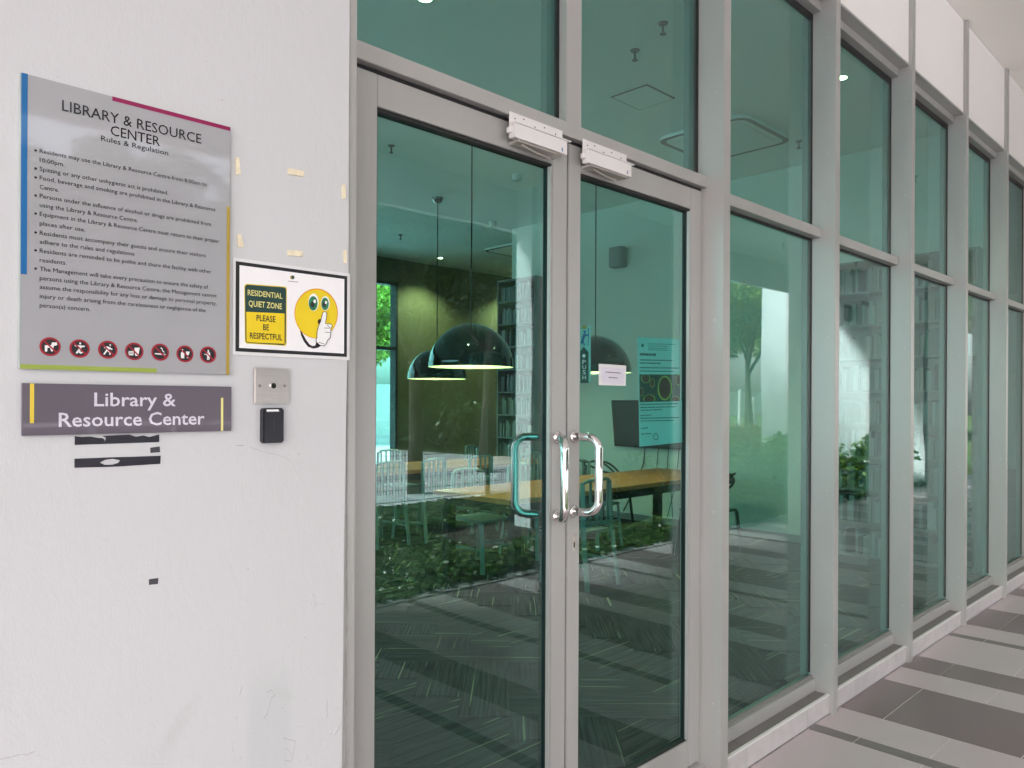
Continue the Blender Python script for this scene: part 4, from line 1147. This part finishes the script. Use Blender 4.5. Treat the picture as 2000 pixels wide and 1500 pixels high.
tC = tree(9, 7.5, 2.4, 2.2, 14000, .2, 'leaf_dk', (19, -19, 0), 'slim dark tree beside the court', group=TG)
NG = 'slender trees close behind the mesh fence'
nA = dup(tC, (8.2, -8.9, 0), .7, 'slender tree just behind the mesh fence, nearer one', (.8, .8, .86)); nA['group'] = NG
nB = dup(tC, (11.8, -11.0, 0), 2.9, 'slender tree standing on the court, further one', (.95, .95, .95)); nB['group'] = NG
nC = dup(tB, (15.9, -11.5, 0), 1.9, 'spreading dark tree at the edge of the court', .8); nC['group'] = NG
k = 0
names = ['leftmost', 'second', 'third', 'fourth', 'fifth', 'sixth', 'seventh', 'eighth', 'ninth', 'tenth', 'eleventh', 'twelfth', 'thirteenth', 'fourteenth']
for (x_, y_, s_) in [(7, -29, 1.1), (10, -33, 1.2), (12.5, -27.5, .95), (18.5, -28, 1.05), (21, -23.5, .9), (23, -30, 1.15), (26, -25, 1), (29, -33, 1.2), (17.5, -15.5, .85), (33, -27, 1.1), (4, -34, 1.2), (14.5, -36, 1.3)]:
    dup(tB if k % 2 else tC, (x_, y_, 0), k * 1.3, 'dark background tree, %s in the row behind the court' % names[k], s_ * (1.0 if k % 2 else 1.25)); k += 1
for (x_, y_, s_, lb) in [(43, -19, 1.0, 'bright leafy tree further along the lawn'), (46, -26, 1.1, 'bright leafy tree farthest along the lawn'), (40, -12.5, .9, 'bright leafy tree nearest the corridor end')]:
    dup(tA, (x_, y_, 0), x_, lb, s_)
# beyond the rear window
for (x_, y_, s_, lb) in [(14.0, 21, .62, 'leafy tree outside the rear window, nearer'), (17.5, 25, .7, 'leafy tree outside the rear window, further')]:
    dup(tA, (x_, y_, -.05), x_ * 2, lb, s_)
M['bright_render'] = mat('white_rendered_wall', (.86, .86, .85), .9, var=.03, bump=.04)
struct('rear_yard', MB().box(-5, 40, 9.9, 40, -.3, -.02), 'concrete', 'pale paved yard behind the library')
tag(MB().box(-5, 40, 28, 28.3, -.02, 2.4).build('rear_garden_wall', 'bright_render'), 'white boundary wall behind the rear yard', 'wall')

# shrubs
def shrub_mesh(seed, R, H, nl, ls, m):
    nr = np.random.default_rng(seed)
    u = nr.normal(size=(nl, 3)); u /= np.linalg.norm(u, axis=1)[:, None]
    q_ = nr.uniform(.45, 1, (nl, 1)); c = u * q_ * np.array([R, R, H * .5]) + np.array([0, 0, H * .5])
    lump = 1 + .22 * np.sin(c[:, :1] * 9 + seed) * np.cos(c[:, 1:2] * 8)
    c *= lump; c[:, 2] = np.abs(c[:, 2])
    v, f = leaves(c, ls, seed, curl=.5); return leafmesh('foliage', v, f, m)
def shrub(seed, R, H, nl, ls, m, label, group):
    t = thing('shrub', label, 'shrub', (0, 0, 0), group)
    link('foliage', shrub_mesh(seed, R, H, nl, ls, m), t)
    mb = MB(); r_ = random.Random(seed)
    for i in range(7):
        a_ = i * .9; mb.tube([(0, 0, -.02), (R * .3 * math.cos(a_), R * .3 * math.sin(a_), H * .45), (R * .6 * math.cos(a_), R * .6 * math.sin(a_), H * .8)], [.012, .009, .004], 5)
    mb.build('stem', 'bark', t); return t
G1 = 'leafy green shrubs in the bed beside the corridor'
sA = shrub(1, .48, .95, 900, .15, 'leaf_sh', 'leafy green shrub in front of the further cross wall', G1)
sA.location = (12.6, -4.0, -.02)
ordn = ['first', 'second', 'third', 'fourth', 'fifth', 'sixth', 'seventh', 'eighth', 'ninth', 'tenth', 'eleventh', 'twelfth', 'thirteenth', 'fourteenth', 'fifteenth']
i = 0
for x_, y_, s_ in [(9.2, -4.9, .9), (9.9, -4.3, .8), (10.6, -4.9, 1.05), (11.3, -4.2, .9), (11.9, -5.0, 1.1), (13.4, -4.25, .8), (15.7, -3.75, 1.1), (14.7, -3.7, 1.0), (13.9, -4.9, 1.0), (12.7, -5.6, 1.1), (14.9, -5.6, 1.0), (15.9, -4.9, .75), (8.72, -4.15, .5), (11.0, -5.8, 1.1), (12.0, -6.4, 1.1)]:
    dup(sA, (x_, y_, -.02), x_ * 3, '%s leafy green shrub along the corridor edge, counted from the doors' % ordn[i], s_); i += 1
G2 = 'orange and yellow croton bushes on the lawn'
sO = shrub(4, .6, .7, 700, .13, 'leaf_or', 'orange croton bush under the bright tree', G2); sO.location = (17.5, -7.2, 0)
i = 0
for x_, y_ in [(20.5, -9.4), (21.6, -10.2), (22.8, -10.6), (24.2, -11.4), (25.8, -12.0), (19.0, -8.5), (23.0, -12.2), (27.5, -13.2)]:
    dup(sO, (x_, y_, 0), x_ * 2, 'orange croton bush, %s of the row beyond the first' % ordn[i + 1], 1.0 + .1 * (i % 3)); i += 1

# ground cover
nr = np.random.default_rng(11)
n = 80000
c = np.stack([nr.uniform(.5, 16.4, n), nr.uniform(-7.7, -3.20, n), nr.uniform(0, 1, n)], 1)
hgt = .10 + .09 * np.sin(c[:, 0] * 2.1) * np.cos(c[:, 1] * 2.7) + .05 * np.sin(c[:, 0] * 5 + c[:, 1] * 4)
hgt *= np.clip((c[:, 1] + 8.3) / 2.6, .12, 1)
c[:, 2] = np.clip(hgt, .02, 1) * (c[:, 2] ** .6) + .01
keep = ~((abs(c[:, 0] - 8.7) < 1.62) & (c[:, 1] < -5.0) & (c[:, 1] > -5.4)) & ~((c[:, 0] > 5.6) & (c[:, 0] < 8.9) & (c[:, 1] < -4.0 + .2 * np.sin(c[:, 0] * 3)) & (c[:, 1] > -5.6)); c = c[keep]
v, f = leaves(c, .075, 12, flat=.35)
tag(link('ground_cover', leafmesh('ground_cover', v, f, 'leaf_gc')), 'low dark green leafy ground cover beside the corridor', 'ground cover', kind='stuff')

# undergrowth and distant wood
nr = np.random.default_rng(21)
n = 60000
c = np.stack([nr.uniform(15.9, 46, n), nr.uniform(-36, -8.6, n), nr.uniform(0, 1, n)], 1)
c = c[c[:, 0] / (1.8 - c[:, 1]) < 1.42]
hh = 1.5 + .5 * np.sin(c[:, 0] * 1.3 + 1) * np.cos(c[:, 1] * .9) + (c[:, 0] - 15.9) * .05
c[:, 2] = c[:, 2] ** .7 * hh
v, f = leaves(c, .26, 22, flat=.1)
tag(link('undergrowth', leafmesh('undergrowth', v, f, 'leaf_dk')), 'dense dark undergrowth beyond the court', 'undergrowth', kind='stuff')
n = 70000
c = np.stack([nr.uniform(-8, 50, n), nr.uniform(-44, -37, n), nr.uniform(0, 1, n)], 1)
c = c[c[:, 0] / (1.8 - c[:, 1]) < 1.30]
hh = 10.5 + 1.5 * np.sin(c[:, 0] * .7) + 1.0 * np.sin(c[:, 0] * 1.9 + 1)
c[:, 2] = c[:, 2] * hh
v, f = leaves(c, .62, 23, flat=.1)
tag(link('distant_wood', leafmesh('distant_wood', v, f, 'leaf_dk')), 'distant dark wood closing the view behind the court', 'wood', kind='stuff')

# mesh fence
fe = thing('mesh_fence', 'dark green welded wire mesh fence along the court', 'fence', (0, -7.86, 0))
mb = MB()
for x_ in np.arange(-1.0, 15.3, .055): mb.box(x_ - .005, x_ + .005, -7.862, -7.858, .02, 1.50)
for z_ in np.arange(.05, 1.5, .18): mb.box(-1, 15.3, -7.857, -7.852, z_ - .0055, z_ + .0055)
tag(mb.build('wire_mesh', 'fence', fe), kind='stuff')
for x_ in np.arange(-1.0, 15.5, 2.5): MB().box(x_ - .03, x_ + .03, -7.92, -7.863, -.05, 1.56).build('post', 'fence', fe)
hr = thing('handrail', 'white pipe handrail running behind the mesh fence', 'handrail', (0, -9, 0))
MB().tube([(2, -19.4, 1.0), (15, -19.4, 1.0)], .035, 8).build('rail', 'rail', hr)
for x_ in range(2, 16, 2): MB().tube([(x_, -19.4, 0), (x_, -19.4, 1.0)], .03, 6).build('post', 'rail', hr)

# white pier / masonry wall beside the corridor
pa_ = thing('garden_pier', 'broad pale rendered garden pier mirrored in the right door', 'wall', (7.1, -5.05, 0))
MB().box(7.12, 10.3, -5.35, -5.05, -.1, 4.376).build('pier_face', 'stone', pa_, bevel=.006)
pa_ = thing('garden_pier', 'unseen rendered pier added to block light from the sign wall', 'wall', (-.4, -5.05, 0))  # out of view, added to keep garden light off the sign wall
MB().box(-.4, 1.3, -5.35, -5.05, -.1, 4.376).build('pier_face', 'stone', pa_, bevel=.006)
for bx, by, lb in ((16.5, -3.30, 'white block cross wall beyond the shrubs, with a speaker'),):
    pw_ = thing('white_cross_wall', lb, 'wall', (bx, by, 0))
    for kz in range(22):
        z0_ = kz * .2 - .1; mb = MB()
        off = .2 if kz % 2 else 0
        y_ = by
        cuts = [by] + [by - off - .4 * q_ for q_ in range(0 if off else 1, 20) if by - off - .4 * q_ > -6.72] + [-6.74]
        for c0, c1 in zip(cuts, cuts[1:]):
            mb.box(bx, bx + .22, c1 + .0015, c0 - .0015, z0_ + .0015, min(z0_ + .1985, 4.376))
        mb.build('block_course', 'stone' if bx > 10 else 'cross', pw_)
    MB().box(bx + .004, bx + .216, -6.737, by - .004, -.1, 4.375).build('mortar_core', 'stone' if bx > 10 else 'cross', pw_)
s2 = thing('outdoor_wall_speaker', 'grey box speaker on the further white cross wall', 'speaker', (16.5, -4.72, 3.5))
MB().box(16.22, 16.42, -4.80, -4.64, 3.32, 3.66).build('cabinet', 'skirt', s2, bevel=.02); MB().box(16.42, 16.499, -4.76, -4.69, 3.42, 3.56).build('bracket', 'dark_metal', s2)
# garden background
tag(MB().box(10, 110, -46.3, -46, 0, 3.0).build('far_white_wall', 'stone'), 'long white boundary wall behind the trees', 'wall')
tag(MB().box(-20, 9, -42, -38, 0, 6.5).build('far_building', 'stone'), 'pale low building behind the dark trees', 'building')
for i, (x_, y_) in enumerate(((36.0, -18.0), (38.6, -18.6), (31.5, -16.4))):
    tag(MB().tube([(x_, y_, 0), (x_, y_, 1.9 if i else 2.3)], .13, 10).build('white_post', 'rail'), ('tallest white post near the bright tree', 'white post behind the bright tree', 'white post left of the bright tree')[i], 'post', 'white posts on the lawn')

for o in bpy.data.objects:
    if '_o' in o: del o['_o']
